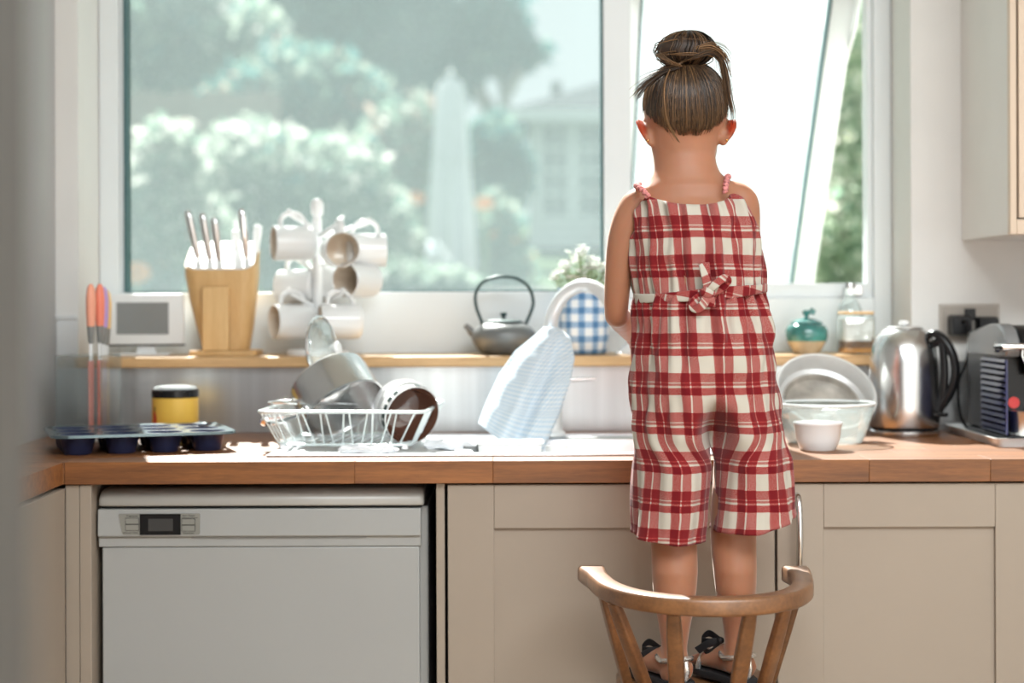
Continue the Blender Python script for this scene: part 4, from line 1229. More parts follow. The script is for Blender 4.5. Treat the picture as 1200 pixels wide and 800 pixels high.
for k in range(60):
    a, q = rnd.uniform(0, 2 * PI), math.sqrt(rnd.random())
    x, y, z = 0.06 * q * math.cos(a), 0.055 * q * math.sin(a), rnd.uniform(0.140, 0.175)
    b = rnd.uniform(0, 2 * PI); ca, sa = math.cos(b), math.sin(b)
    lf.add([(x, y, z), (x + ca * 0.009 - sa * 0.004, y + sa * 0.009 + ca * 0.004, z + 0.004), (x + ca * 0.018, y + sa * 0.018, z + 0.002), (x + ca * 0.009 + sa * 0.004, y + sa * 0.009 - ca * 0.004, z + 0.004)], [(0, 1, 2, 3)])
o = lf.build('leaves', M['stem_green'], fpn)
o['kind'] = 'stuff'

# white dish behind the child's elbow
dsh = thing('candle_stand', 'white stand on a round foot on the sill behind the elbow', 'stand', on_sill(737, 0.725))
MB().lathe([(0, 0.0005), (0.030, 0.0005), (0.030, 0.004), (0.020, 0.010), (0.008, 0.022), (0.007, 0.07), (0.016, 0.085), (0.026, 0.092), (0.026, 0.096), (0, 0.094)], 32).build('body', M['white_cer'], dsh)

# green sugar pot
M['teal_glaze'] = mat('teal_glaze', (0.05, 0.22, 0.20), 0.12, var=0.5, scale=14, coat=0.6)
M['buff_glaze'] = mat('buff_glaze', (0.50, 0.40, 0.27), 0.15, var=0.25, scale=12, coat=0.4)
sg = thing('sugar_pot', 'round teal and buff glazed lidded pot on the sill right of the child', 'pot', on_sill(945, 0.715))
MB().lathe([(0, 0.0005), (0.026, 0.0005), (0.030, 0.006), (0.037, 0.018), (0.0425, 0.0275)], 44).build('lower_body', M['buff_glaze'], sg)
MB().lathe([(0.0425, 0.0275), (0.0455, 0.038), (0.0455, 0.050), (0.040, 0.060), (0.034, 0.064), (0, 0.064)], 44).build('body', M['teal_glaze'], sg)
MB().lathe([(0.0345, 0.0645), (0.034, 0.068), (0.022, 0.074), (0.006, 0.077), (0.004, 0.080), (0.009, 0.087), (0.008, 0.093), (0, 0.095)], 36).build('lid', M['teal_glaze'], sg)
MB().box(-0.007, 0.007, -0.0022, 0.0022, 0.0, 0.012, Matrix.Translation((0.009, 0, 0.086)) @ Matrix.Rotation(R(35), 4, 'Y')).build('lid_tab', M['teal_glaze'], sg, bevel=0.002)

# glass bottle and jar at the right end of the sill
M['amber'] = mat('amber_honey', (0.50, 0.22, 0.05), 0.2, var=0.2)
jr = thing('glass_jar', 'square glass jar with a wooden lid and amber layer, right on the sill', 'jar', on_sill(1003, 0.705))
rgj = lambda hx0, r_, z: [(x, y, z) for x, y in rrect(hx0, hx0, r_, 5)]
MB().loft([rgj(0.034, 0.01, 0.001), rgj(0.0355, 0.01, 0.004), rgj(0.0355, 0.01, 0.078), rgj(0.032, 0.01, 0.084)], True, False).build('body', M['clear_bowl'], jr)
MB().loft([rgj(0.0335, 0.009, 0.003), rgj(0.0335, 0.009, 0.013)]).build('honey_layer', M['amber'], jr)
MB().loft([rgj(0.0335, 0.009, 0.0135), rgj(0.0335, 0.009, 0.028)]).build('dark_layer', mat('brown_grains', (0.16, 0.08, 0.04), 0.6, var=0.4, scale=200), jr)
MB().loft([rgj(0.0335, 0.009, 0.0285), rgj(0.0335, 0.009, 0.074)]).build('white_layer', mat('white_grains', (0.72, 0.70, 0.66), 0.8, var=0.08, scale=200), jr)
MB().loft([rgj(0.034, 0.01, 0.0845), rgj(0.034, 0.01, 0.090)]).build('lid', M['bamboo'], jr, bevel=0.001)
bt = thing('bottle', 'clear glass bottle with a grey cap behind the square jar', 'bottle', on_sill(996, 0.785))
MB().lathe([(0, 0.001), (0.026, 0.001), (0.028, 0.005), (0.028, 0.085), (0.022, 0.105), (0.0125, 0.118), (0.0115, 0.140)], 36).build('body', M['clear_bowl'], bt)
MB().lathe([(0, 0.152), (0.012, 0.152), (0.013, 0.149), (0.013, 0.1405), (0, 0.1405)], 24).build('cap', M['steel'], bt)

# ------------------------------------------------------------------ wooden chair the child stands on
SEAT = 0.566
CHX = 0.2955
chair = thing('wooden_chair', 'low-backed wooden captain chair with a curved back rail, the child standing on it', 'chair', (CHX, -0.22, 0))
co = Vector(chair.location)
# seat: rounded, saddle-shaped top
rg = []
for z, k in ((SEAT - 0.034, 0.012), (SEAT - 0.024, 0.0), (SEAT - 0.006, 0.0), (SEAT, 0.006), (SEAT - 0.003, 0.03), (SEAT - 0.006, 0.08)):
    ring = []
    for x, y in rrect(0.145 - k, 0.200 - k, 0.06 if k < 0.05 else 0.05, 8, 0, 0.0):
        ring.append((x * (1.0 - 0.18 * (y + 0.2) / 0.4), y, z))
    rg.append(ring)
MB().loft(rg).build('seat', M['chair_wood'], chair, angle=50)
# back rail
rp_ = [(-0.167, 2.805), (-0.164, 2.74), (-0.158, 2.68), (-0.144, 2.605), (-0.112, 2.540), (-0.060, 2.495), (0, 2.480), (0.060, 2.493), (0.112, 2.535), (0.144, 2.600), (0.158, 2.675), (0.164, 2.735), (0.167, 2.795)]
ctr = smooth_path([(x, d - CAMD - co.y, 0) for x, d in rp_], 8)
RT = 0.7555
rings = []
for i, p in enumerate(ctr):
    t = (ctr[min(i + 1, len(ctr) - 1)] - ctr[max(i - 1, 0)]).normalized()
    nrm = Vector((t.y, -t.x, 0))
    q = abs(2 * i / (len(ctr) - 1) - 1)
    w_ = 0.0165 + 0.006 * max(0, q - 0.75) * 4
    h_ = 0.0135
    up_ = -0.004 * max(0, q - 0.8) * 5
    prof = rrect(w_, h_, 0.006, 4)
    rings.append([p + nrm * a + Vector((0, 0, RT - h_ + b + up_)) for a, b in prof])
MB().loft(rings).build('back_rail', M['chair_wood'], chair, angle=50)
# flat spindles, wider at the middle
spin = [((705, 703, 2.665), (-0.108, 0.02)), ((718, 712, 2.575), (-0.078, -0.06)), ((788, 722, 2.488), (-0.045, -0.125)),
        ((878, 720, 2.50), (0.038, -0.122)), ((921, 712, 2.575), (0.086, -0.06)), ((935, 703, 2.67), (0.112, 0.02))]
for (x, y, d), (bx, by) in spin:
    a = W(x, y, d - CAMD) - co
    a.z = RT - 0.024
    b = Vector((bx, by, SEAT - 0.012))
    ax_ = (a - b).normalized()
    side = ax_.cross(Vector((a.x, a.y, 0)).normalized()).normalized()
    fr = side.cross(ax_)
    rings = []
    for t, w_, th in ((0, 0.0085, 0.0075), (0.2, 0.0115, 0.008), (0.55, 0.0125, 0.008), (0.85, 0.0115, 0.0075), (1, 0.010, 0.007)):
        c_ = b.lerp(a, t)
        rings.append([c_ + side * u + fr * v for u, v in rrect(w_, th, 0.005, 4)])
    MB().loft(rings).build('spindle', M['chair_wood'], chair, angle=50)
for sx_, sy_ in ((-1, -1), (1, -1), (-1, 1), (1, 1)):
    a = Vector((sx_ * 0.10, sy_ * 0.14, SEAT - 0.03)); b = Vector((sx_ * 0.15, sy_ * 0.185, 0.0))
    MB().tube([b.lerp(a, t) for t in (0, 0.1, 0.4, 0.6, 0.9, 1)], [0.012, 0.014, 0.019, 0.020, 0.015, 0.012], 16).build('leg', M['chair_wood'], chair)
for sx_ in (-1, 1):
    MB().tube([(sx_ * 0.135, -0.17, 0.2), (sx_ * 0.138, 0, 0.2), (sx_ * 0.135, 0.17, 0.2)], [0.009, 0.012, 0.009], 12).build('stretcher', M['chair_wood'], chair)
MB().tube([(-0.135, 0, 0.2), (0, 0, 0.2), (0.135, 0, 0.2)], [0.009, 0.012, 0.009], 12).build('stretcher', M['chair_wood'], chair)

# ------------------------------------------------------------------ the child
YB = -0.19
PX = (CAMD + YB) / FPX                       # metres per pixel in the plane of the back


def cz(y): return CAMZ - (y - HY) * PX
def cxm(x): return (x - CX) * PX


person = thing('person', 'child with a hair knot and red checked jumpsuit standing on a chair at the sink', 'person', (CHX, YB, SEAT))
po = Vector(person.location)

# --- body: closed limbs and trunk, fused into one continuous skin
body = MB()


def ring_px(tab, n=28, exp=1.0):
    rg = []
    for y, x, hw_, hd_, Y in tab:
        rg.append([(cxm(x) + hw_ * PX * math.copysign(abs(math.sin(a)) ** exp, math.sin(a)), Y - hd_ * math.copysign(abs(math.cos(a)) ** exp, math.cos(a)), cz(y)) for a in [2 * PI * k / n for k in range(n)]])
    return rg


trunk = [(480, 832, 26, 0.018, YB), (473, 832, 48, 0.038, YB), (458, 831, 64, 0.054, YB), (430, 827, 67, 0.066, YB), (390, 822, 64, 0.080, YB), (345, 818, 60, 0.074, YB), (305, 816, 60, 0.074, YB),
         (270, 814, 63, 0.074, YB), (248, 813, 66, 0.060, YB), (232, 811, 65, 0.049, YB + 0.003), (220, 810, 56, 0.047, YB + 0.003), (210, 808, 45, 0.042, YB + 0.005), (203, 806, 39, 0.040, YB + 0.006), (192, 804, 37, 0.040, YB + 0.010),
         (180, 803, 37, 0.041, YB + 0.016), (168, 803.5, 39.5, 0.047, YB + 0.019), (155, 804, 43, 0.056, YB + 0.024), (135, 805, 44, 0.062, YB + 0.030)]
body.loft(ring_px(trunk))


def limb(pts, n=20, fl=1.0):
    pts = [(Vector(p), r_) for p, r_ in pts]
    P_ = smooth_path([p for p, _ in pts], 6)
    rr = []
    for i in range(len(pts) - 1):
        for k in range(6):
            t = k / 6
            rr.append(pts[i][1] * (1 - t) + pts[i + 1][1] * t)
    rr.append(pts[-1][1])
    body.tube(P_, rr, n, flat=fl)


def wp(x, y, Y): return W(x, y, Y)


# arms: shoulder - elbow - wrist
sl_, sr_ = wp(746, 243, YB + 0.0), wp(870, 238, YB + 0.0)
el, er = wp(722, 366, YB + 0.035), wp(884, 362, YB + 0.05)
wl_, wrr = Vector((0.205, 0.015, 1.128)), Vector((0.325, 0.03, 1.115))
limb([(wp(768, 232, YB), 0.026), (sl_, 0.0275), (wp(731, 275, YB + 0.004), 0.0245), (wp(725, 320, YB + 0.016), 0.0225), (el, 0.0195), (el.lerp(wl_, 0.12) + Vector((0.001, 0, -0.002)), 0.0195), (el.lerp(wl_, 0.4), 0.0205), (el.lerp(wl_, 0.8), 0.0160), (wl_, 0.0145)])
limb([(wp(850, 230, YB), 0.026), (sr_, 0.0265), (wp(874, 275, YB + 0.006), 0.024), (wp(878, 320, YB + 0.022), 0.0225), (er, 0.0195), (er.lerp(wrr, 0.12) + Vector((0, 0, -0.002)), 0.0195), (er.lerp(wrr, 0.4), 0.0205), (er.lerp(wrr, 0.8), 0.0160), (wrr, 0.0145)])


# hands: palm, four bent fingers of unequal length, thumb from the side
def hand(wrist, fdir, thumb_side):
    f = Vector(fdir).normalized()
    s = f.cross(Vector((0, 0, 1))).normalized()         # to the hand's right
    dn = -(s.cross(f)).normalized()                     # palm side
    if dn.z > 0: dn = -dn
    rg = []
    for t, w_, th in ((-0.006, 0.012, 0.010), (0.012, 0.017, 0.010), (0.030, 0.0215, 0.0095), (0.046, 0.021, 0.008), (0.050, 0.017, 0.006)):
        c_ = wrist + f * t
        rg.append([c_ + s * (w_ * math.cos(a)) + dn * (th * math.sin(a)) for a in [2 * PI * k / 16 for k in range(16)]])
    body.loft(rg)
    for j, (off, ln) in enumerate(((-0.0165, 0.034), (-0.0055, 0.040), (0.0055, 0.0375), (0.0165, 0.030))):
        off_ = off * thumb_side * -1
        b0 = wrist + f * 0.040 + s * off_
        p1 = wrist + f * 0.052 + s * off_ * 1.08
        p2 = p1 + (f * 0.85 + dn * 0.5).normalized() * ln * 0.45 + s * off_ * 0.10
        p3 = p2 + (f * 0.45 + dn * 0.9).normalized() * ln * 0.32
        p4 = p3 + (f * 0.05 + dn * 1.0).normalized() * ln * 0.25
        body.tube([b0, p1, p2, p3, p4, p4 + dn * 0.002], [0.0056, 0.0054, 0.0050, 0.0046, 0.0040, 0.0022], 10)
    tb = wrist + f * 0.014 - s * 0.012 * thumb_side * -1 * -1
    side = s * (-1 if thumb_side > 0 else 1)
    tb = wrist + f * 0.014 + side * 0.012
    t1 = tb + (side * 0.8 + f * 0.6 + dn * 0.3).normalized() * 0.020
    t2 = t1 + (side * 0.25 + f * 0.9 + dn * 0.5).normalized() * 0.016
    t3 = t2 + (f * 0.8 + dn * 0.6 - side * 0.1).normalized() * 0.012
    body.tube([tb, t1, t2, t3, t3 + f * 0.002], [0.0080, 0.0068, 0.0060, 0.0046, 0.0024], 10)


hand(wl_ + Vector((0.004, 0.008, -0.002)), (0.35, 0.85, -0.35), -1)
hand(wrr + Vector((-0.004, 0.008, -0.002)), (-0.35, 0.85, -0.35), 1)

# legs, as seen below the hems
body.loft(ring_px([(450, 792, 28, 0.055, YB), (500, 789, 33, 0.062, YB), (550, 789, 33, 0.058, YB), (600, 789, 30, 0.047, YB), (625, 788, 27.5, 0.043, YB + 0.002), (648, 789, 27, 0.041, YB - 0.004), (668, 789, 27, 0.042, YB - 0.009), (690, 789, 25.5, 0.041, YB - 0.008),
                   (715, 789, 22, 0.036, YB - 0.004), (740, 789, 17.5, 0.029, YB), (758, 789, 15, 0.025, YB + 0.002), (772, 789, 15.5, 0.026, YB + 0.002), (788, 788, 16.5, 0.026, YB + 0.002), (797, 788, 15, 0.022, YB + 0.002)]))
body.loft(ring_px([(450, 872, 28, 0.055, YB), (500, 874, 33, 0.062, YB), (550, 869, 33, 0.058, YB), (600, 861, 29, 0.047, YB), (625, 859, 27, 0.043, YB + 0.006), (645, 859, 26.5, 0.041, YB + 0.002), (668, 860, 25.5, 0.042, YB - 0.002), (690, 861, 24, 0.040, YB),
                   (715, 863, 20, 0.034, YB + 0.008), (735, 864, 16.5, 0.028, YB + 0.014), (750, 864, 14.5, 0.025, YB + 0.018), (765, 864, 15, 0.026, YB + 0.020), (780, 864, 16, 0.026, YB + 0.020), (790, 864, 15, 0.022, YB + 0.020)]))


def foot(ankle, fdir, L=0.150):
    f = Vector((fdir[0], fdir[1], 0)).normalized()
    s = Vector((f.y, -f.x, 0))
    z0 = SEAT + 0.012
    rg = []
    for t, w_, h_ in ((-0.034, 0.010, 0.020), (-0.030, 0.019, 0.034), (-0.012, 0.0235, 0.048), (0.012, 0.0235, 0.053), (0.040, 0.0245, 0.044), (0.065, 0.028, 0.033), (0.085, 0.030, 0.025), (0.097, 0.028, 0.020)):
        c_ = Vector((ankle.x, ankle.y, z0)) + f * t
        ring = []
        for k in range(18):
            a = 2 * PI * k / 18
            zz = math.sin(a)
            ring.append(c_ + s * (w_ * math.cos(a)) + Vector((0, 0, max(0, h_ / 2 + h_ / 2 * zz))))
        rg.append(ring)
    body.loft(rg)
    for off, ln, r_ in ((0.019, 0.020, 0.0085), (0.006, 0.020, 0.0062), (-0.0045, 0.017, 0.0060), (-0.0145, 0.013, 0.0056), (-0.023, 0.009, 0.0052)):
        yield_side = off
        a = Vector((ankle.x, ankle.y, z0 + 0.0085)) + f * 0.085 + s * yield_side * foot.mirror
        body.tube([a, a + f * ln * 0.6 + Vector((0, 0, 0.001)), a + f * ln, a + f * (ln + 0.004) + Vector((0, 0, -0.002))], [r_, r_, r_ * 0.9, r_ * 0.4], 10)


ankL = Vector((cxm(788), YB + 0.002, SEAT))
ankR = Vector((cxm(864), YB + 0.022, SEAT))
fdL, fdR = Vector((-0.50, 0.86, 0)).normalized(), Vector((-0.45, 0.89, 0)).normalized()
foot.mirror = 1
foot(ankL, fdL)
foot.mirror = -1
foot(ankR, fdR)

# head, bent forward
HC = Vector((cxm(806), YB + 0.030, 1.484))
HR = Matrix.Rotation(R(-24), 4, 'X')
HM = Matrix.Translation(HC) @ HR
CR_ = Vector((0.0680, 0.083, 0.074))
CC = Vector((0, -0.004, 0.010))
body.ell(CC, CR_.x, CR_.y, CR_.z, 32, 20, HM)
body.ell((0, 0.030, -0.030), 0.054, 0.056, 0.074, 28, 16, HM)
body.ell((0, 0.052, -0.078), 0.030, 0.034, 0.028, 20, 12, HM)
for s in (-1, 1):
    body.ell((s * 0.026, 0.054, -0.048), 0.022, 0.025, 0.027, 16, 10, HM)         # cheeks
    body.ell((s * 0.026, 0.069, 0.003), 0.022, 0.016, 0.010, 14, 8, HM)           # brow
    body.ell((s * 0.026, 0.0715, -0.0085), 0.0145, 0.0125, 0.0085, 14, 10, HM)      # upper lid, lowered
    body.ell((s * 0.026, 0.0705, -0.0185), 0.0130, 0.0105, 0.0050, 14, 8, HM)       # lower lid
    EM = HM @ Matrix.Translation((s * 0.0685, -0.007, -0.030)) @ Matrix.Rotation(R(s * 30), 4, 'Z') @ Matrix.Rotation(R(s * 20), 4, 'Y')
    rimp = [(0, 0.004 + 0.0175 * math.cos(a), 0.023 * math.sin(a) * (1.0 if math.sin(a) > 0 else 0.9)) for a in [R(-75) + R(250) * k / 16 for k in range(17)]]
    rimp = [(0.0, -p[1] + 0.006, p[2]) for p in rimp]
    body.tube(rimp, 0.0042, 8, EM)
    body.ell((0.0, -0.001, 0.0), 0.0042, 0.0165, 0.0225, 14, 10, EM)
    body.ell((0.0, 0.005, -0.020), 0.0052, 0.0090, 0.0090, 12, 8, EM)
    body.ell((-s * 0.006, 0.006, -0.004), 0.0085, 0.012, 0.019, 14, 10, EM)
body.tube([(0, 0.082, -0.005), (0, 0.090, -0.022), (0, 0.094, -0.034), (0, 0.086, -0.042)], [0.007, 0.0085, 0.0105, 0.007], 12, HM)
for s in (-1, 1):
    body.ell((s * 0.009, 0.086, -0.036), 0.007, 0.008, 0.006, 10, 8, HM)

me = body.mesh('body_parts')
tmp = bpy.data.objects.new('body_parts', me)
COL.objects.link(tmp)
rm = tmp.modifiers.new('r', 'REMESH'); rm.mode = 'VOXEL'; rm.voxel_size = 0.0030; rm.use_smooth_shade = True
sm = tmp.modifiers.new('s', 'SMOOTH'); sm.factor = 0.5; sm.iterations = 12
dg = bpy.context.evaluated_depsgraph_get()
fused = bpy.data.meshes.new_from_object(tmp.evaluated_get(dg))
bpy.data.objects.remove(tmp)
fused.name = 'body'
fused.materials.clear()
fused.transform(Matrix.Translation(-po))
# ears are thin enough for the sun to shine through
nv = len(fused.vertices)
co_ = np.empty(nv * 3, np.float32); fused.vertices.foreach_get('co', co_); co_ = co_.reshape(-1, 3)
thin = np.zeros(nv, np.float32)
for s in (-1, 1):
    ec = HM @ Vector((s * 0.0745, -0.010, -0.029)) - po
    thin = np.maximum(thin, np.clip(1.25 - np.linalg.norm((co_ - np.array(ec)) / np.array([0.011, 0.022, 0.026]), axis=1), 0, 1))
fused.attributes.new('thin', 'FLOAT', 'POINT').data.foreach_set('value', np.clip(thin * 1.6, 0, 0.75))
bodyo = link_mesh('body', fused, M['skin'], person, angle=180)
PM = Matrix.Translation(-po)
# eyes, lips, brows, ear studs
M['eye'] = mat('eye_white', (0.75, 0.73, 0.70), 0.1)
M['iris'] = mat('brown_iris', (0.06, 0.03, 0.015), 0.1)
M['lip'] = mat('lip', (0.52, 0.20, 0.17), 0.4)
M['gold'] = mat('gold_stud', (0.8, 0.45, 0.15), 0.2, 1.0)
for s in (-1, 1):
    e_ = MB().ell((s * 0.026, 0.0725, -0.0135), 0.0105, 0.0100, 0.0080, 16, 10, PM @ HM).build('eye', M['eye'], person)
    MB().ell((s * 0.026, 0.0798, -0.0155), 0.0044, 0.0032, 0.0042, 14, 8, PM @ HM).build('iris', M['iris'], e_)
    MB().tube([(s * 0.013, 0.0835, 0.006), (s * 0.022, 0.0845, 0.009), (s * 0.031, 0.0815, 0.009), (s * 0.040, 0.0735, 0.006)], [0.0018, 0.0026, 0.0024, 0.0012], 8, PM @ HM, flat=0.6).build('eyebrow', M['hair_cap'], person)
    EM = HM @ Matrix.Translation((s * 0.0685, -0.007, -0.030)) @ Matrix.Rotation(R(s * 30), 4, 'Z') @ Matrix.Rotation(R(s * 20), 4, 'Y')
    MB().ell((0, -0.003, -0.021), 0.0024, 0.0024, 0.0024, 10, 8, PM @ EM).build('ear_stud', M['gold'], person)
    MB().tube([(-s * 0.013, 0.0815, -0.0605), (-s * 0.006, 0.0855, -0.0600), (0.0005 * s, 0.0862, -0.061)], [0.0012, 0.0032, 0.0034], 8, PM @ HM).build('lip', M['lip'], person)

# --- hair: combed up from the hairline into a knot on the crown
HRi = HR.inverted()
bun_dir = (HRi @ Vector((-0.06, -0.26, 1.0))).normalized()


def head_pt(d, off=1.0):
    return Vector((CC.x + d.x * CR_.x * off, CC.y + d.y * CR_.y * off, CC.z + d.z * CR_.z * off))


hl = [(0, -54), (18, -56), (36, -50), (52, -44), (66, -28), (80, -4), (98, 12), (130, 30), (180, 44)]


def hair_elev(phi):
    a = abs((phi + 180) % 360 - 180)
    for (a0, e0), (a1, e1) in zip(hl, hl[1:]):
        if a <= a1:
            return e0 + (e1 - e0) * (a - a0) / (a1 - a0)
    return hl[-1][1]


def dir_of(phi, el):
    p, e = R(phi), R(el)
    return Vector((math.sin(p) * math.cos(e), -math.cos(p) * math.cos(e), math.sin(e)))


def slerp(a, b, t):
    w = a.angle(b)
    if w < 1e-4: return a
    return (a * math.sin((1 - t) * w) + b * math.sin(t * w)) / math.sin(w)


cap = MB()
rings = []
for i in range(15):
    t = i / 14 * 0.97
    rings.append([head_pt(slerp(dir_of(360 * k / 72, hair_elev(360 * k / 72) + 11), bun_dir, t), 1.012 + 0.030 * math.sin(PI * min(1, t * 1.0)) + 0.02 * t) for k in range(72)])
cap.loft(rings, False, True, PM @ HM)
hairo = cap.build('hair', M['hair_cap'], person, angle=180)


class Strands:
    def __init__(self): self.v, self.f, self.c = [], [], []

    def add(self, pts, r0, r1, col, flat=1.0):
        n0 = len(self.v)
        m = len(pts)
        up = None
        for i, p in enumerate(pts):
            t = pts[min(i + 1, m - 1)] - pts[max(i - 1, 0)]
            t.normalize()
            a = t.cross(Vector((0.31, 0.77, 0.55))).normalized()
            b = t.cross(a)
            tt = i / (m - 1)
            r_ = r0 * (1 - tt) + r1 * tt
            if tt < 0.06: r_ *= 0.5
            for k in range(3):
                an = 2 * PI * k / 3
                self.v.append(p + a * (r_ * math.cos(an)) + b * (r_ * math.sin(an)))
        for i in range(m - 1):
            for k in range(3):
                q = (k + 1) % 3
                self.f.append((n0 + i * 3 + k, n0 + i * 3 + q, n0 + (i + 1) * 3 + q, n0 + (i + 1) * 3 + k))
                self.c.append(col)

    def build(self, name, parent, matl):
        me = bpy.data.meshes.new(name)
        me.from_pydata([tuple(p) for p in self.v], [], self.f)
        at_ = me.attributes.new('tint', 'FLOAT_COLOR', 'FACE')
        at_.data.foreach_set('color', np.array([(*c, 1) for c in self.c], dtype=np.float32).ravel())
        o = link_mesh(name, me, matl, parent, angle=180)
        return o


rnd = random.Random(11)


def hair_col(light=0.0):
    k = min(1, max(0, rnd.gauss(0.13, 0.19) + light))
    return (0.017 + 0.33 * k, 0.0085 + 0.175 * k, 0.005 + 0.075 * k)


TF = PM @ HM
ss = Strands()
for n in range(1900):
    phi = rnd.uniform(-180, 180) if n % 3 else rnd.gauss(0, 60)
    e0 = hair_elev(phi) + abs(rnd.gauss(0, 7)) - 3 + (rnd.random() < 0.15) * rnd.uniform(-6, 0)
    a = dir_of(phi, e0)
    t0 = 0 if n % 4 else rnd.uniform(0, 0.3)
    amp = rnd.uniform(0.0, 0.028)
    wv, ph0 = rnd.uniform(-0.025, 0.025), rnd.uniform(0, 6)
    pts = []
    for i in range(10):
        t = t0 + (0.985 - t0) * i / 9
        d = slerp(a, bun_dir, t)
        sd = d.cross(bun_dir)
        d = (d + sd * wv * math.sin(t * 3 + ph0)).normalized()
        pts.append(TF @ head_pt(d, 1.012 + 0.036 * math.sin(PI * min(1, t)) + amp * math.sin(PI * t) + 0.024 * t))
    ss.add(pts, rnd.uniform(0.0005, 0.0011), rnd.uniform(0.0005, 0.0009), hair_col())
# baby hairs at the nape
for n in range(160):
    phi = rnd.gauss(0, 34)
    a = dir_of(phi, hair_elev(phi) - rnd.uniform(2, 12)); b = dir_of(phi * 0.85, hair_elev(phi) + 8)
    ss.add([TF @ head_pt(slerp(a, b, i / 4), 1.0 + 0.03 * i / 4 + 0.012 * math.sin(i)) for i in range(5)], 0.0002, 0.0004, hair_col(0.15))
o = ss.build('strands', hairo, M['hair'])
o['kind'] = 'stuff'
# hair tie and knot
BT = TF @ head_pt(bun_dir, 1.09)
tie_ax = (HR.to_3x3() @ bun_dir + Vector((0, 0, 0.6))).normalized()
TA = Matrix.Translation(BT) @ axis_frame(tie_ax, (1, 0, 0)).to_4x4()
tie = MB()
for q in range(3):
    tie.tube([(0.0145 * math.cos(2 * PI * k / 24), 0.0125 * math.sin(2 * PI * k / 24), -0.003 + 0.0045 * q + 0.001 * math.sin(k)) for k in range(24)], 0.0042, 8, TA, closed=True)
tie.build('hair_tie', M['black_matte'], person)


def h(x, y, dY=0.0): return W(x, y, YB - 0.015 + dY) - po


BC = h(803, 60, 0.012)
bs_ = Strands()
base_pt = h(802, 78, 0.008)
for n in range(520):
    # hair rises from the tie, bulges out and tucks back under
    az = rnd.uniform(0, 2 * PI)
    layer = rnd.uniform(0.72, 1.0)
    spread = rnd.uniform(0.75, 1.0)
    pts = []
    tilt_ = rnd.gauss(0, 0.25)
    for i in range(12):
        u = i / 11
        th = PI * (0.04 + 0.92 * u) * rnd.uniform(0.99, 1.01)
        # arc over the ball in the vertical plane at azimuth az
        rad = math.sin(th)
        zz = -math.cos(th)
        x = (rad * math.cos(az) * spread) * 0.050 * layer
        y = (rad * math.sin(az) * spread) * 0.042 * layer
        z = zz * 0.031 * layer
        x += 0.012 * tilt_ * math.sin(PI * u) + (0.004 if zz > 0 else 0)
        pts.append(BC + Vector((x + 0.002, y, z + 0.001)))
    bs_.add(pts, 0.0008, 0.0012, hair_col(0.02))
for n in range(14):   # wound round the knot
    az0 = rnd.uniform(0, 2 * PI); ln = rnd.uniform(1.2, 3.2); zl = rnd.uniform(-0.75, 0.5); inc = rnd.uniform(-0.5, 0.5)
    pts = []
    for i in range(12):
        a = az0 + ln * i / 11
        z = zl + inc * math.sin(a)
        rr = math.sqrt(max(0.05, 1 - z * z)) * 1.03
        pts.append(BC + Vector((0.050 * rr * math.cos(a) + 0.002, 0.042 * rr * math.sin(a), 0.031 * z)))
    bs_.add(pts, 0.0006, 0.0010, hair_col(0.08))
core = MB().ell(BC, 0.044, 0.037, 0.027, 24, 14)
core.tube([base_pt + Vector((0, 0, -0.012)), base_pt, BC], [0.013, 0.013, 0.02], 16)
bun = core.build('hair_bun', M['hair_cap'], person, angle=180)
o = bs_.build('strands', bun, M['hair'])
o['kind'] = 'stuff'
# loose locks
lk = Strands()


def lock(keys, n, jit, r0, light=0.0, tail=1.6):
    for q in range(n):
        jx, jy, jz = (rnd.gauss(0, jit) for _ in range(3))
        end = rnd.uniform(0.72, 1.0)
        P_ = smooth_path([Vector(k) for k in keys], 5)
        P_ = P_[:max(4, int(len(P_) * end))]
        m = len(P_) - 1
        pts = [p + Vector((jx, jy, jz)) * (0.35 + tail * (i / m) ** 1.3) for i, p in enumerate(P_)]
        lk.add(pts, r0, r0 * 0.35, hair_col(light))


lock([h(800, 73, -0.015), h(815, 67, -0.024), h(832, 62, -0.02), h(845, 70, -0.01), h(850, 88, -0.005), h(853, 112, -0.002), h(856, 132, 0.0), h(854, 146, 0.0)], 70, 0.0022, 0.0009, 0.10)
lock([h(815, 58, -0.02), h(832, 55, -0.02), h(843, 61, -0.01), h(848, 72, 0), h(849, 92, 0)], 60, 0.0035, 0.0009, 0.22)
lock([h(838, 56, 0), h(848, 66, 0), h(854, 84, 0), h(859, 98, 0)], 12, 0.002, 0.0005, 0.1)
lock([h(797, 80, -0.02), h(778, 85, -0.014), h(758, 98, -0.008), h(742, 117, -0.006)], 80, 0.0020, 0.0009, 0.0, 2.4)
lock([h(786, 82, -0.035), h(780, 98, -0.052), h(779, 120, -0.066), h(782, 142, -0.062), h(790, 158, -0.050), h(799, 170, -0.045)], 34, 0.0011, 0.0008, 0.30, 1.2)
lock([h(800, 78, -0.02), h(788, 74, -0.03), h(776, 68, -0.03), h(768, 62, -0.02)], 20, 0.002, 0.0007, 0.25)
lock([h(801, 74, -0.018), h(786, 78, -0.022), h(772, 79, -0.02)], 10, 0.001, 0.0005, 0.2)
o = lk.build('loose_locks', person, M['hair'])
o['kind'] = 'stuff'

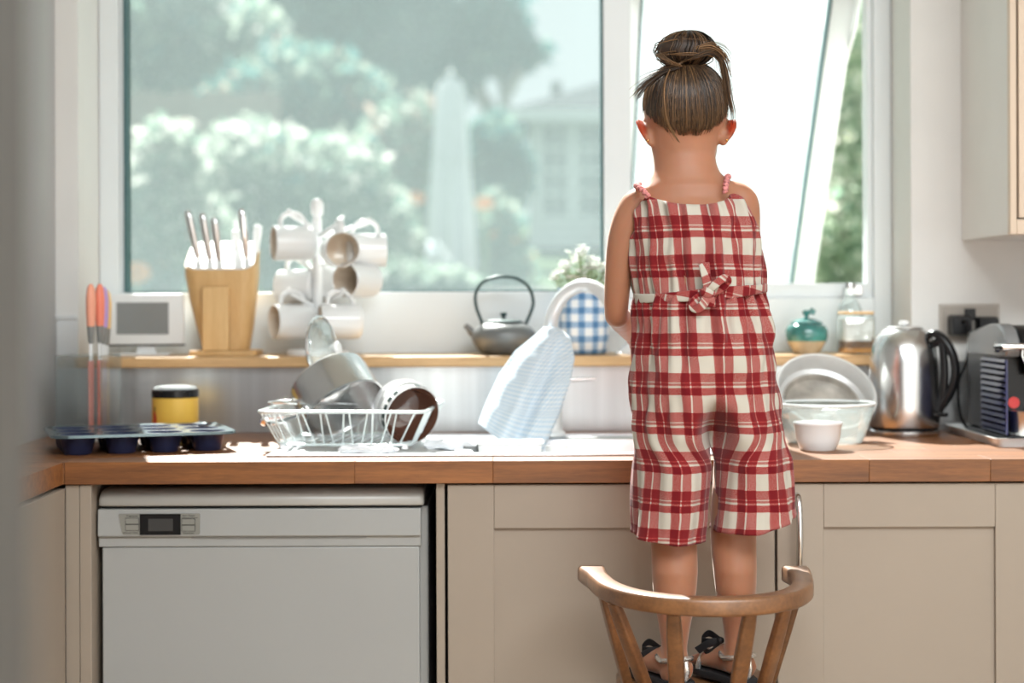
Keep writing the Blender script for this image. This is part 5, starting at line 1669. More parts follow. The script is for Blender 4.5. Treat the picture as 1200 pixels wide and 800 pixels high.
# ------------------------------------------------------------------ the jumpsuit
RED1, RED2, OFFW = (0.285, 0.028, 0.026), (0.125, 0.002, 0.006), (0.47, 0.43, 0.365)
pu_ = [(0.0, 0), (0.40, 0), (0.42, 1.0), (0.425, 0.55), (0.44, 0.95), (0.66, 0.95), (0.675, 0.05), (0.705, 0.05), (0.72, 0.85), (0.985, 0.85), (1.0, 0)]
pv_ = [(0.0, 0), (0.42, 0), (0.435, 1.0), (0.50, 1.0), (0.60, 0.98), (0.615, 0.05), (0.655, 0.05), (0.67, 0.8), (0.72, 0.8), (0.73, 0.25), (0.75, 0.25), (0.76, 0.85), (0.985, 0.9), (1.0, 0)]
M['check'] = plaid('red_check_cotton', 0.0435, 0.0615, pu_, pv_, OFFW, RED1, RED2, thread=1100, ou=0.23, ov=0.33)

tor = [(222, 803, 68, 0.060), (245, 811, 73, 0.068), (265, 813.5, 74.5, 0.077), (300, 816, 75, 0.081), (332, 819, 73.5, 0.081), (345, 820, 72.5, 0.080), (360, 820, 76, 0.086), (400, 822, 81, 0.096), (440, 825, 83.5, 0.101), (480, 828, 85.5, 0.101), (507, 829.5, 87, 0.100)]
NG = 168                     # round the body
half = NG // 2
PER = 0.640
vv, uu, ff = [], [], []


def topedge(th):
    s = abs(math.sin(th))
    if s < 0.74:
        return 243 - 14 * (s / 0.74) ** 2.2
    if s < 0.9:
        return 229 + (247 - 229) * (s - 0.74) / 0.16
    return 247 + 38 * ((s - 0.9) / 0.1) ** 0.8


def fold(th, y, seed=0.0):
    g_ = math.exp(-((y - 238) / 26) ** 2) * 0.0062 + math.exp(-((y - 322) / 22) ** 2) * 0.0045 + math.exp(-((y - 374) / 30) ** 2) * 0.0072 + 0.0020
    k = g_ * (math.sin(19 * th + 0.6 * math.sin(3 * th) + y * 0.012 + seed) * 0.6 + math.sin(31 * th + 1.3 + y * 0.02) * 0.4)
    k += 0.0088 * (noise.noise(Vector((th * 2.6, y * 0.014, seed))))
    k += 0.0055 * noise.noise(Vector((th * 7.0 + y * 0.015, y * 0.035, seed + 4)))
    return k


ROWS = 62
for i in range(ROWS):
    t = i / (ROWS - 1)
    for j in range(NG):
        th = 2 * PI * j / NG
        if th > PI: th -= 2 * PI
        y0 = topedge(th)
        y = y0 + (507 - y0) * t
        c_, hw_, hd_ = lerp_tab(tor, y)
        hw_ *= PX
        f_ = fold(th, y)
        sx_, sy_ = math.sin(th), math.cos(th)
        xs = math.copysign(abs(sx_) ** 0.92, sx_)
        x_ = cxm(c_) + (hw_ + f_) * xs
        # the seat is drawn in between the legs
        p = min(1, max(0, (y - 462) / 45)); p = p * p * (3 - 2 * p)
        cre = 0.012 * math.exp(-((x_ - cxm(832)) / 0.010) ** 2) * min(1, max(0, (y - 395) / 60)) if sy_ > 0 else 0
        x = x_
        split = cxm(c_ + 4)
        dx = (x - split) / (0.014 + 0.010 * p)
        depth = 1 - 0.97 * p * math.exp(-dx * dx)
        Y = YB - (hd_ + f_ - cre) * sy_ * depth
        zz = cz(y)
        vv.append(Vector((x, Y, zz)))
        # cloth is gathered at the waist: checks stay continuous over it
        uu.append((th / (2 * PI) * PER, (507 - y) * PX * 1.0))
for i in range(ROWS - 1):
    for j in range(NG):
        k = (j + 1) % NG
        ff.append((i * NG + j, i * NG + k, (i + 1) * NG + k, (i + 1) * NG + j))
crotch0 = (ROWS - 1) * NG
LROWS = 36
seam_faces = []


def trouser(side):
    """side -1 left, +1 right: loop from the back centre round the outside to the front centre"""
    idx0 = [crotch0 + ((side * j) % NG) for j in range(half + 1)]
    prev = idx0
    for i in range(1, LROWS):
        t = i / (LROWS - 1)
        row = []
        for j in range(half + 1):
            th = side * PI * j / half
            ph_ = -side * R(82) + side * R(344) * j / half      # spread round the whole leg
            base = vv[idx0[j]]
            yhl = 639 + 3 * math.sin(ph_ * 1 + 2)
            if side < 0:
                yh = 631.5 - 6.5 * max(0, -math.sin(ph_)) + 1.5 * math.cos(ph_) * 1.0
            else:
                yh = 620 - 16 * max(0, math.sin(ph_)) ** 1.1
            y = 507 + (yh - 507) * t
            tb = [(507, 787, 45, 0.088), (540, 787, 45.2, 0.085), (600, 785, 44, 0.078), (642, 783, 43, 0.076)] if side < 0 else [(507, 877, 41, 0.088), (540, 878.5, 42.5, 0.085), (585, 879.5, 46, 0.080), (640, 879, 50.5, 0.078)]
            c_, hw_, hd_ = lerp_tab(tb, y)
            f_ = 0.013 * noise.noise(Vector((math.sin(ph_) * 1.8 + side * 5, math.cos(ph_) * 1.8, y * 0.010))) + 0.0035 * math.sin(7 * ph_ + y * 0.012 + side) * t + 0.0012 * math.sin(17 * ph_)
            if t > 0.95: f_ += 0.0010
            ex = Vector((cxm(c_) + (hw_ * PX + f_) * math.sin(ph_), YB - (hd_ + f_) * math.cos(ph_), cz(y)))
            b = min(1, t / 0.34); b = b * b * (3 - 2 * b)
            p = Vector((base.x, base.y, cz(y))).lerp(ex, b)
            p.z = cz(y)
            vv.append(p)
            row.append(len(vv) - 1)
            uu.append((side * (j / half) * PER / 2, (507 - y) * PX))
        for j in range(half):
            q = (prev[j], prev[j + 1], row[j + 1], row[j])
            ff.append(q if side > 0 else tuple(reversed(q)))
        q = (prev[half], prev[0], row[0], row[half])
        if i == 1: q = (prev[half], prev[0], row[0], row[half])
        ff.append(q if side > 0 else tuple(reversed(q)))
        prev = row


trouser(-1)
trouser(1)
suit = link_mesh('jumpsuit', uv_mesh('jumpsuit', [v - po for v in vv], uu, ff), M['check'], person, angle=180, solid=0.0018)
suit['label'] = 'red and off-white checked cotton jumpsuit with wide short legs'


def plan_uv(o, k=1.0, off=(0.01, 0.02), rot=0.0):
    me = o.data
    l = me.uv_layers.new(name='UVMap')
    c_, s_ = math.cos(rot), math.sin(rot)
    for lp in me.loops:
        v = me.vertices[lp.vertex_index].co
        a, b = v.x + v.y * 0.3, v.z
        l.data[lp.index].uv = ((a * c_ - b * s_) * k + off[0], (a * s_ + b * c_) * k + off[1])


# waist tie: a band round the waist, knotted at the back
rings = []
NB = 96
for i in range(NB):
    th = 2 * PI * i / NB
    a = th if th < PI else th - 2 * PI
    yc = 344 - 6 * math.sin(a) + 2 * math.cos(a)
    c_, hw_, hd_ = lerp_tab(tor, 345)
    r_x, r_y = hw_ * PX + 0.0052 + 0.0014 * math.sin(9 * a), hd_ + 0.0052 + 0.0014 * math.sin(11 * a)
    hgt = 0.0085 + 0.0015 * math.sin(3 * a + 1)
    n_ = Vector((math.sin(a), -math.cos(a), 0))
    c0 = Vector((cxm(c_) + r_x * math.sin(a), YB - r_y * math.cos(a), cz(yc))) - po
    rings.append([c0 + n_ * u + Vector((0, 0, v)) for u, v in rrect(0.0026, hgt, 0.0024, 4)])
rings.append(rings[0])
o = MB().loft(rings, False, False).build('waist_tie', M['check'], suit, angle=180)
plan_uv(o, 1.0, (0.03, 0.012), 0.18)


def strip(keys, w0, w1, thick=0.0022, n=7):
    P_ = smooth_path([Vector(k) for k in keys], n)
    rg = []
    m = len(P_)
    for i, p in enumerate(P_):
        t = (P_[min(i + 1, m - 1)] - P_[max(i - 1, 0)]).normalized()
        a = t.cross(Vector((0, -1, 0)))
        a = a.normalized() if a.length > 0.2 else Vector((0, 0, 1))
        b = a.cross(t)
        w_ = w0 + (w1 - w0) * i / (m - 1)
        rg.append([p + a * u + b * v for u, v in rrect(w_, thick, thick * 0.9, 4)])
    return rg


YK = YB - 0.090


def kp(x, y, dy): return W(x, y, YK + dy) - po


for keys, w0, w1, uvr in (([kp(829, 346, -0.004), kp(829, 336, -0.010), kp(827, 322, -0.010), kp(825, 309, -0.004)], 0.006, 0.0085, 1.2),
                          ([kp(828, 344, -0.006), kp(836, 336, -0.016), kp(848, 327, -0.014), kp(853, 330, -0.006), kp(846, 338, -0.003), kp(832, 345, -0.004)], 0.0062, 0.0062, 0.6),
                          ([kp(828, 345, -0.006), kp(826, 354, -0.015), kp(819, 362, -0.014), kp(812, 360, -0.008), kp(816, 351, -0.004), kp(827, 345, -0.004)], 0.0075, 0.0062, 0.9),
                          ([kp(829, 346, -0.006), kp(833, 352, -0.012), kp(833, 360, -0.010)], 0.0055, 0.007, 0.4)):
    o = MB().loft(strip(keys, w0, w1)).build('tie_end', M['check'], suit, angle=180)
    plan_uv(o, 1.0, (0.02, 0.03), uvr)
o = MB().ell(kp(829, 344, -0.008), 0.0125, 0.0095, 0.0105, 18, 12).build('knot', M['check'], suit, angle=180)
plan_uv(o, 1.4, (0.02, 0.035), 0.4)

# braided straps over the shoulders
M['strap'] = mat('pink_red_braid', (0.56, 0.20, 0.19), 0.85, var=0.55, scale=220)
for keys in ([(760, 231, -0.0585), (752, 222, -0.050), (747, 218.5, -0.030), (747, 218, -0.004), (750, 217, 0.030), (760, 230, 0.052)],
             [(850, 226, -0.0585), (851.5, 215, -0.049), (853, 209, -0.030), (854, 208, -0.004), (852, 210, 0.030), (846, 228, 0.052)]):
    P_ = smooth_path([W(x, y, YB + dy) - po for x, y, dy in keys], 10)
    m = MB()
    for q in (0, 1):
        pts = []
        for i, p in enumerate(P_):
            a = i * 0.75 + q * PI
            pts.append(p + Vector((0.0022 * math.cos(a), 0.001, 0.0022 * math.sin(a))))
        m.tube(pts, 0.0030, 8)
    m.build('strap', M['strap'], suit, angle=180)

# ------------------------------------------------------------------ sandals
M['silver'] = mat('silver_leather', (0.72, 0.70, 0.66), 0.22, 0.85)
M['ribbon'] = mat('black_ribbon', (0.012, 0.012, 0.014), 0.55)
for ank, f, bow_at, mir in ((ankL, fdL, (759, 764, 0.035), 1), (ankR, fdR, (829, 754, 0.055), -1)):
    f = Vector(f); s = Vector((f.y, -f.x, 0))
    zf = SEAT + 0.0004
    ol = [(-0.038, 0.0), (-0.034, 0.017), (-0.015, 0.024), (0.02, 0.024), (0.06, 0.029), (0.09, 0.031), (0.108, 0.024), (0.114, 0.008), (0.112, -0.008), (0.102, -0.024), (0.085, -0.031), (0.06, -0.030), (0.02, -0.024), (-0.015, -0.024), (-0.034, -0.017)]
    mb_ = MB()
    base = Vector((ank.x, ank.y, 0)) - Vector((po.x, po.y, 0))
    rg = []
    for z, k in ((zf - SEAT, 0.97), (zf - SEAT + 0.002, 1.0), (zf - SEAT + 0.0095, 1.0), (zf - SEAT + 0.0115, 0.97)):
        rg.append([base + f * (a * k) + s * (b * k) + Vector((0, 0, z)) for a, b in ol])
    sole = mb_.loft(rg).build('sandal', M['black_matte'], person)
    sole['label'] = 'silver strap sandal with a black sole and bow'

    def fp_(a, b, z): return base + f * a + s * b + Vector((0, 0, z))
    st = MB()
    # ankle loop
    loop = [fp_(-0.002 + 0.0305 * math.cos(q), 0.0255 * math.sin(q), 0.042 - 0.006 * math.cos(q) + 0.012 * max(0, math.cos(q))) for q in [2 * PI * k / 28 for k in range(28)]]
    MB().tube(loop, 0.0045, 10, closed=True, flat=1.0).build('ankle_strap', M['silver'], sole)
    MB().tube([fp_(0.028, 0, 0.052), fp_(0.045, 0, 0.050), fp_(0.062, 0, 0.042), fp_(0.080, 0, 0.034)], 0.0042, 8).build('instep_strap', M['silver'], sole)
    arc = [fp_(0.070, 0.029 * math.cos(q), 0.012 + 0.030 * math.sin(q)) for q in [PI * k / 14 for k in range(15)]]
    MB().tube(arc, 0.0045, 8).build('toe_strap', M['silver'], sole)
    arc = [fp_(-0.034, 0.020 * math.cos(q), 0.012 + 0.034 * math.sin(q)) for q in [PI * k / 14 for k in range(15)]]
    MB().tube([fp_(-0.030, 0, 0.012), fp_(-0.036, 0, 0.028), fp_(-0.032, 0, 0.044)], 0.0050, 8, flat=0.6).build('heel_strap', M['silver'], sole)
    # ribbon bow at the ankle
    B0 = W(bow_at[0] + 14, bow_at[1] - 3, YB + bow_at[2] - 0.012) - po
    tl_ = W(bow_at[0], bow_at[1], YB + bow_at[2]) - po
    u = (tl_ - B0)
    for q, (dz, ln) in enumerate(((0.010, 1.6), (-0.008, 1.5))):
        tip = B0 + u * ln + Vector((0, 0, dz * 0.6))
        keys = [B0, B0 + u * 0.6 * ln + Vector((0, 0, dz + 0.006)), tip + Vector((0, 0, 0.002)), B0 + u * 0.6 * ln + Vector((0, 0, dz - 0.008)), B0]
        rg = []
        P_ = smooth_path(keys, 7)
        for i, p in enumerate(P_):
            rg.append([p + Vector((0, -0.5, 0.87)) * w_ + Vector((0, 0.87, 0.5)) * th_ for w_, th_ in ((-0.0065, -0.0008), (0.0065, -0.0008), (0.0065, 0.0008), (-0.0065, 0.0008))])
        MB().loft(rg).build('bow', M['ribbon'], sole, angle=60)
    tail = strip([B0, B0 + u * 1.0 + Vector((0, -0.006, 0.001)), B0 + u * 2.0 + Vector((0, -0.006, -0.007))], 0.0055, 0.0065, 0.0009)
    MB().loft(tail).build('bow_tail', M['ribbon'], sole, angle=60)
    MB().ell(B0, 0.006, 0.006, 0.006, 12, 8).build('bow_knot', M['ribbon'], sole)

# ------------------------------------------------------------------ the garden
def ground_z(Y):
    tb = [(0.96, 0.55), (2.0, 0.8), (6.0, 1.02), (10.5, 1.14), (13.5, 1.24), (19, 1.60), (23, 1.93), (30, 2.5), (46, 3.6)]
    for (a, b), (c, d) in zip(tb, tb[1:]):
        if Y <= c:
            return b + (d - b) * (Y - a) / (c - a)
    return tb[-1][1]


gm = MB()
ys = [0.96 + k * 0.6 for k in range(75)]
rings = [[(x, y, ground_z(y) + 0.03 * noise.noise(Vector((x * 0.5, y * 0.5, 0)))) for x in [-26 + 1.5 * q for q in range(36)]] for y in ys]
gm.loft(rings, False, False, closed=False)
o = gm.build('lawn', M['lawn'], angle=180)
o['kind'] = 'structure'
pv = MB()
pr_ = [[(x, y, ground_z(y) + 0.05) for x in (-1.6, 1.2)] for y in (9.0, 10.5, 12.0, 13.5)]
pv.loft(pr_, False, False, closed=False)
o = pv.build('patio', M['patio'], angle=180)
o['kind'] = 'structure'

GC = {'dark': (0.022, 0.10, 0.10), 'teal': (0.06, 0.17, 0.16), 'mid': (0.16, 0.25, 0.19), 'pale': (0.30, 0.36, 0.29), 'white': (0.60, 0.60, 0.55), 'pink': (0.45, 0.28, 0.24), 'orange': (0.75, 0.27, 0.07), 'rust': (0.28, 0.20, 0.16)}


def leaves(name, parent, clumps, d, n, size, cols, seed, off, bright=1.0):
    """clumps: (x px, y px, rx px, ry px, depth m); leaves lie in the outer shell of each clump"""
    rs = np.random.RandomState(seed)
    k = d / FPX
    w = np.array([c[2] * c[3] for c in clumps], float); w /= w.sum()
    which = rs.choice(len(clumps), n, p=w)
    C = np.array([[(c[0] - CX) * k, d - CAMD, CAMZ - (c[1] - HY) * k] for c in clumps])[which]
    Rr = np.array([[c[2] * k, c[4], c[3] * k] for c in clumps])[which]
    u = rs.normal(size=(n, 3)); u /= np.linalg.norm(u, axis=1)[:, None]
    rad = rs.uniform(0.35, 1.0, n) ** 0.6 * (1 + 0.12 * rs.normal(size=n))
    P = C + u * Rr * rad[:, None] - np.array(off)
    a = rs.normal(size=(n, 3)); a /= np.linalg.norm(a, axis=1)[:, None]
    b = np.cross(a, rs.normal(size=(n, 3))); b /= np.linalg.norm(b, axis=1)[:, None]
    s = size * rs.uniform(0.6, 1.4, n)[:, None]
    V = np.stack([P - a * s, P + b * s * 0.45, P + a * s, P - b * s * 0.45], axis=1).reshape(-1, 3)
    F = np.arange(4 * n).reshape(-1, 4)
    me = bpy.data.meshes.new(name)
    me.from_pydata(V.tolist(), [], F.tolist())
    names = [c for c, _ in cols]; pr = np.array([p for _, p in cols], float); pr /= pr.sum()
    ci = rs.choice(len(names), n, p=pr)
    base = np.array([GC[q] for q in names])[ci] * rs.uniform(0.8, 1.25, (n, 1)) * bright
    at_ = me.attributes.new('tint', 'FLOAT_COLOR', 'FACE')
    at_.data.foreach_set('color', np.concatenate([base, np.ones((n, 1))], 1).astype(np.float32).ravel())
    o = link_mesh(name, me, M['leaf'], parent, smooth=False)
    o['kind'] = 'stuff'
    return o


def plant(name, label, cat, clumps, d, n, size, cols, seed, trunk=None, group='trees and shrubs in the garden', r0=0.12, bright=1.0):
    x0 = sum(c[0] for c in clumps) / len(clumps)
    base = Vector(((x0 - CX) * d / FPX, d - CAMD, ground_z(d - CAMD)))
    if trunk: base.x = (trunk[0][0] - CX) * d / FPX
    t = thing(name, label, cat, base, group=group)
    leaves('foliage', t, clumps, d, n, size, cols, seed, base, bright)
    m = MB()
    if trunk:
        for path in trunk[1:]:
            pts = [W(x, y, d - CAMD) - base for x, y in path]
            m.tube(smooth_path(pts, 5), [r0 * (1 - 0.65 * i / (len(smooth_path(pts, 5)) - 1)) for i in range(len(smooth_path(pts, 5)))], 10)
    for c in clumps:
        cc = W(c[0], c[1], d - CAMD) - base
        root = Vector((cc.x * 0.4, 0, 0)) if not trunk else (W(trunk[1][-1][0], trunk[1][-1][1], d - CAMD) - base)
        m.tube([root, root.lerp(cc, 0.5) + Vector((0, 0.1, 0.1)), cc], [r0 * 0.4, r0 * 0.3, r0 * 0.12], 8)
    m.build('trunk' if trunk else 'stems', M['bark'], t)
    return t


plant('tall_tree', 'tall dark blue-green tree filling the top of the left pane', 'tree',
      [(430, -10, 130, 80, 2.2), (500, 10, 110, 60, 2.0), (370, 30, 90, 60, 2.0), (560, 40, 65, 50, 1.5), (330, -20, 90, 70, 1.8), (460, 70, 70, 40, 1.4), (610, 62, 34, 16, 0.6), (500, 95, 60, 40, 1.2)],
      32, 15000, 0.20, [('dark', 6), ('teal', 3), ('mid', 1)], 1, ((560,), [(585, 300), (588, 170), (592, 110), (575, 60)], [(592, 110), (615, 75), (640, 68)], [(588, 150), (530, 60), (470, 10)]), r0=0.17)
plant('broad_tree', 'pale mixed green tree at the upper left behind the fence', 'tree',
      [(200, 20, 80, 70, 1.6), (270, 60, 75, 55, 1.4), (160, 90, 40, 70, 1.2), (310, 120, 80, 45, 1.2), (240, 120, 60, 45, 1.2)],
      26, 8000, 0.15, [('pale', 5), ('mid', 4), ('white', 1.6), ('teal', 2)], 2, ((240,), [(236, 300), (236, 180), (240, 100)]))
plant('round_shrub', 'large blue-green domed shrub in front of the tall tree', 'shrub',
      [(350, 110, 75, 60, 1.2), (300, 130, 60, 50, 1.0), (400, 120, 60, 55, 1.0), (430, 160, 50, 50, 1.0)],
      21.5, 6500, 0.11, [('teal', 5), ('mid', 4), ('pale', 2), ('pink', 0.4)], 3, None)
plant('flowering_shrub', 'pale shrub full of white blossom behind the mug tree', 'shrub',
      [(300, 190, 70, 50, 0.8), (340, 230, 80, 60, 0.8), (270, 250, 60, 60, 0.8), (400, 215, 60, 60, 0.8), (330, 290, 90, 45, 0.8), (430, 270, 60, 60, 0.8)],
      15, 8000, 0.07, [('pale', 6), ('mid', 4), ('white', 3.2), ('teal', 0.8)], 4, None)
plant('flowering_shrub', 'whitish blossoming shrub at the left edge of the window above the white display', 'shrub',
      [(175, 230, 55, 50, 0.6), (160, 290, 45, 55, 0.6), (220, 270, 50, 60, 0.6), (200, 180, 40, 40, 0.5)],
      12, 5200, 0.055, [('pale', 4), ('mid', 3), ('white', 4), ('pink', 0.3)], 5, None)
plant('tall_shrub', 'soft rust and green shrub left of the closed parasol', 'shrub',
      [(455, 200, 45, 70, 0.7), (490, 170, 35, 60, 0.6), (470, 265, 50, 50, 0.7)],
      19, 4200, 0.09, [('pale', 4), ('mid', 4), ('rust', 2), ('white', 1)], 6, None)
plant('dark_shrub', 'dark blue-green shrub between the parasol and the summerhouse', 'shrub',
      [(580, 175, 34, 40, 0.7), (598, 205, 28, 35, 0.6), (570, 215, 30, 35, 0.6)],
      22, 3200, 0.10, [('dark', 3), ('teal', 6), ('mid', 2)], 7, None)
plant('border_plants', 'green border plants with orange flowers beside the summerhouse', 'plants',
      [(575, 265, 35, 40, 0.5), (560, 300, 40, 30, 0.5), (600, 310, 30, 22, 0.5)],
      18, 2600, 0.07, [('mid', 5), ('pale', 4), ('teal', 2), ('orange', 0.35)], 8, None)
plant('border_plants', 'low grey-green border plants in front of the parasol foot', 'plants',
      [(450, 320, 45, 22, 0.4), (520, 328, 40, 14, 0.4), (390, 325, 40, 22, 0.4)],
      13, 2600, 0.05, [('mid', 4), ('pale', 5), ('white', 1)], 9, None)
plant('hedge', 'pale leafy hedge seen through the gap beside the open sash', 'hedge',
      [(985, 60, 55, 70, 0.8), (1000, 170, 60, 70, 0.8), (980, 260, 60, 60, 0.8), (1010, 330, 50, 40, 0.7)],
      11, 6500, 0.05, [('pale', 6), ('mid', 2), ('white', 4)], 10, None, bright=1.7)  # leaf colours raised to stand in for sunlit leaves
plant('distant_tree', 'faint grey-green tree above the summerhouse roof behind the sash', 'tree',
      [(860, 20, 70, 45, 1.6), (930, 40, 50, 40, 1.4), (800, -10, 60, 40, 1.4)],
      40, 4500, 0.2, [('mid', 4), ('pale', 4), ('teal', 1)], 11, ((880,), [(880, 250), (880, 120), (872, 50)]))
# planting that closes the garden on both sides of the view
plant('hedge', 'dense green hedge closing the left side of the garden', 'hedge',
      [(-60, 230, 110, 120, 1.0), (-260, 220, 120, 130, 1.0), (-460, 210, 120, 140, 1.0), (-660, 200, 120, 140, 1.0)],
      20, 7000, 0.11, [('teal', 4), ('mid', 5), ('pale', 2)], 21, None)
plant('hedge', 'dense green hedge closing the right side of the garden', 'hedge',
      [(1200, 200, 110, 130, 1.0), (1400, 190, 120, 140, 1.0), (1600, 190, 120, 140, 1.0)],
      20, 6000, 0.11, [('teal', 4), ('mid', 5), ('pale', 2)], 22, None)
# single orange blooms
for k, (x, y, d) in enumerate(((568, 238, 17.2), (488, 232, 18), (160, 318, 11))):
    p = W(x, y, d - CAMD)
    fl_ = thing('garden_flower', ('round orange flower on a tall stem right of the parasol', 'small orange flower left of the parasol', 'orange flower low at the left of the window')[k], 'flower', p, group='single tall flowers')
    for j in range(9):
        a = 2 * PI * j / 9
        MB().ell((0.055 * math.cos(a), -0.01, 0.04 * math.sin(a)), 0.045, 0.02, 0.034, 8, 6).build('petal', M['orange_petal'] if 'orange_petal' in M else M.setdefault('orange_petal', mat('orange_petal', (0.75, 0.28, 0.09), 0.7)), fl_)
    MB().tube([(0, 0, -0.03), (0.02, 0.02, ground_z(d - CAMD) - p.z)], 0.012, 6).build('stem', M['stem_green'], fl_)

# fence behind the left-hand shrubs
fd_ = 20.0
fx0, fx1 = (60 - CX) * fd_ / FPX, (330 - CX) * fd_ / FPX
fz0, fz1 = ground_z(fd_ - CAMD), CAMZ - (105 - HY) * fd_ / FPX
fe = thing('garden_fence', 'weathered wooden board fence behind the shrubs at the left', 'fence', ((fx0 + fx1) / 2, fd_ - CAMD, fz0))
nb = 19
wB = (fx1 - fx0) / nb
for k in range(nb):
    xa = fx0 - fe.location.x + k * wB
    MB().box(xa + 0.006, xa + wB - 0.006, -0.012 + 0.006 * (k % 2), 0.012 + 0.006 * (k % 2), 0, fz1 - fz0 - 0.04 * (k % 3 == 0)).build('board', M['fence'], fe)
for z in (0.3, 1.2, 2.0):
    MB().box(fx0 - fe.location.x, fx1 - fe.location.x, 0.02, 0.06, z, z + 0.08).build('rail', M['fence'], fe)

# closed parasol
pd = 16.0
kk = pd / FPX
pz0 = ground_z(pd - CAMD)
pa = thing('parasol', 'closed white garden parasol standing on the patio', 'parasol', ((529 - CX) * kk, pd - CAMD, pz0))
zpx = lambda y: CAMZ - (y - HY) * kk - pz0
MB().tube([(0, 0, 0), (0, 0, zpx(84))], 0.024, 12).build('pole', M['canvas'], pa)
rings = []
for y, r_ in ((92, 0.05), (100, 0.10), (150, 0.125), (200, 0.145), (260, 0.175), (310, 0.19), (322, 0.16)):
    rings.append([(r_ * (1 + 0.30 * math.cos(8 * a)) * math.cos(a), r_ * (1 + 0.30 * math.cos(8 * a)) * math.sin(a), zpx(y)) for a in [2 * PI * q / 64 for q in range(64)]])
MB().loft(rings, False, True).build('canopy', M['canvas'], pa, angle=60)
MB().lathe([(0, 0.06), (0.035, 0.04), (0.03, 0.0), (0, 0.0)], 16, Matrix.Translation((0, 0, zpx(88)))).build('finial', M['canvas'], pa)
MB().tube([(0.15 * math.cos(2 * PI * q / 24), 0.15 * math.sin(2 * PI * q / 24), zpx(185)) for q in range(24)], 0.016, 8, closed=True).build('tie_strap', M['canvas'], pa)
MB().lathe([(0, 0.0), (0.28, 0.0), (0.28, 0.05), (0.05, 0.08), (0.04, 0.2), (0, 0.2)], 24).build('base', M['patio'], pa)

# white garden lounger
gl_ = thing('garden_chair', 'white reclining garden chair on the patio left of the parasol', 'garden chair', ((502 - CX) * 14 / FPX, 14 - CAMD, ground_z(14 - CAMD) + 0.03))
gz = CAMZ - (312 - HY) * 14 / FPX - gl_.location.z
MB().loft([[(x, y, z) for y, z in ((-0.25, gz - 0.02), (0.25, gz - 0.02), (0.25, gz + 0.03), (-0.25, gz + 0.03))] for x in (-0.16, 0.0, 0.2)]).build('seat', M['canvas'], gl_, bevel=0.01)
MB().loft([[(0.16, -0.25, gz), (0.16, 0.25, gz), (0.2, 0.25, gz + 0.02), (0.2, -0.25, gz + 0.02)], [(-0.02 + 0.05, -0.25, gz + 0.2), (-0.02 + 0.05, 0.25, gz + 0.2), (0.07, 0.25, gz + 0.22), (0.07, -0.25, gz + 0.22)]]).build('backrest', M['canvas'], gl_, bevel=0.01)
for sx_, sy_ in ((-1, -1), (-1, 1), (1, -1), (1, 1)):
    MB().tube([(sx_ * 0.13, sy_ * 0.2, gz), (sx_ * 0.16, sy_ * 0.22, 0)], 0.014, 8).build('leg', M['canvas'], gl_)
MB().ell((0.03, 0, gz + 0.16), 0.05, 0.16, 0.05, 16, 10).build('head_cushion', M['canvas'], gl_)

# summerhouse
hdist = 26.0
hk = hdist / FPX
hz0 = ground_z(hdist - CAMD)
sh = thing('summerhouse', 'white boarded summerhouse with a grey roof and glazed doors', 'summerhouse', ((622 - CX) * hk, hdist - CAMD, hz0))
HX = lambda x: (x - 622) * hk
HZ = lambda y: CAMZ - (y - HY) * hk - hz0
HWd, HDp = 4.2, 3.2
ez = HZ(133)
nbd = 16
openings = [(634, 668), (676, 709), (720, 752)]
# walls: horizontal boards on the front, split round the openings
for r_ in range(nbd):
    z0, z1 = ez * r_ / nbd, ez * (r_ + 1) / nbd
    inw = z1 > HZ(262) and z0 < HZ(140)
    segs = [(0, HWd)]
    if inw:
        segs, x = [], 0.0
        for a, b in openings:
            segs.append((x, HX(a))); x = HX(b)
        segs.append((x, HWd))
    for a, b in segs:
        MB().box(a, b, -0.012, 0.02, z0 + 0.006, z1 - 0.002).build('board', M['render_white'], sh)
MB().box(0.0, 0.02, 0.021, HDp, 0, ez).build('side_wall', M['render_white'], sh)
MB().box(HWd - 0.02, HWd, 0.021, HDp, 0, ez).build('side_wall', M['render_white'], sh)
MB().box(0.02, HWd - 0.02, HDp - 0.02, HDp, 0, ez).build('back_wall', M['render_white'], sh)
MB().box(0.02, HWd - 0.02, 0.3, 0.32, 0, ez - 0.02).build('inner_wall', M['house_pane'], sh)
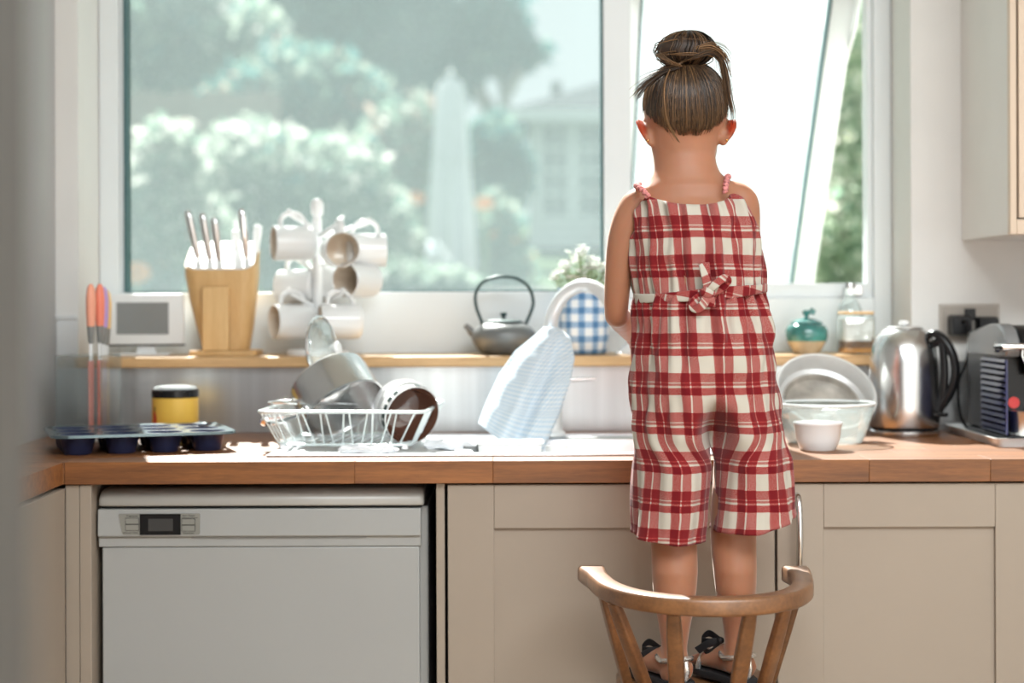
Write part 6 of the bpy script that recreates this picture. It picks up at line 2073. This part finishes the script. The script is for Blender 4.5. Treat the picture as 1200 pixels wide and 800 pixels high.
for a, b in openings:
    x0, x1, z0, z1 = HX(a), HX(b), HZ(262), HZ(140)
    w_ = MB()
    w_.box(x0, x0 + 0.07, -0.03, 0.03, z0, z1).box(x1 - 0.07, x1, -0.03, 0.03, z0, z1).box(x0 + 0.07, x1 - 0.07, -0.03, 0.03, z0, z0 + 0.12).box(x0 + 0.07, x1 - 0.07, -0.03, 0.03, z1 - 0.1, z1)
    xm = (x0 + x1) / 2
    zz_ = [z0 + 0.12 + (z1 - z0 - 0.22) * q / 4 for q in range(5)]
    w_.box(xm - 0.03, xm + 0.03, -0.025, 0.02, z0 + 0.12, z1 - 0.1)
    for z in zz_[1:4]:
        w_.box(x0 + 0.07, xm - 0.03, -0.025, 0.02, z - 0.03, z + 0.03).box(xm + 0.03, x1 - 0.07, -0.025, 0.02, z - 0.03, z + 0.03)
    wo = w_.build('window', M['render_white'], sh, smooth=False)
    for q in range(4):
        for xa, xb in ((x0 + 0.07, xm - 0.03), (xm + 0.03, x1 - 0.07)):
            MB().box(xa, xb, 0.0, 0.006, zz_[q] + 0.03 * (q > 0), zz_[q + 1] - 0.03 * (q < 3)).build('pane', M['house_pane'], wo)
ov = HX(590)
apx, apz = 2.1, HZ(80)
MB().add([(ov, -0.45, ez), (HWd + 0.4, -0.45, ez), (HWd + 0.4, HDp + 0.4, ez), (ov, HDp + 0.4, ez), (apx, HDp / 2, apz + 0.25),
          (ov, -0.45, ez - 0.08), (HWd + 0.4, -0.45, ez - 0.08), (HWd + 0.4, HDp + 0.4, ez - 0.08), (ov, HDp + 0.4, ez - 0.08)],
         [(0, 1, 4), (1, 2, 4), (2, 3, 4), (3, 0, 4), (0, 5, 6, 1), (1, 6, 7, 2), (2, 7, 8, 3), (3, 8, 5, 0), (8, 7, 6, 5)]).build('roof', M['roof'], sh, smooth=False)
MB().box(ov, HWd + 0.4, -0.47, -0.452, ez - 0.16, ez + 0.01).build('fascia_board', M['render_white'], sh)
MB().box(HX(649), HX(661), 1.0, 1.16, ez + 0.2, HZ(86)).build('chimney', M['patio'], sh)
MB().box(-0.1, HWd + 0.1, -0.9, -0.02, -0.3, 0.0).build('deck', M['patio'], sh)
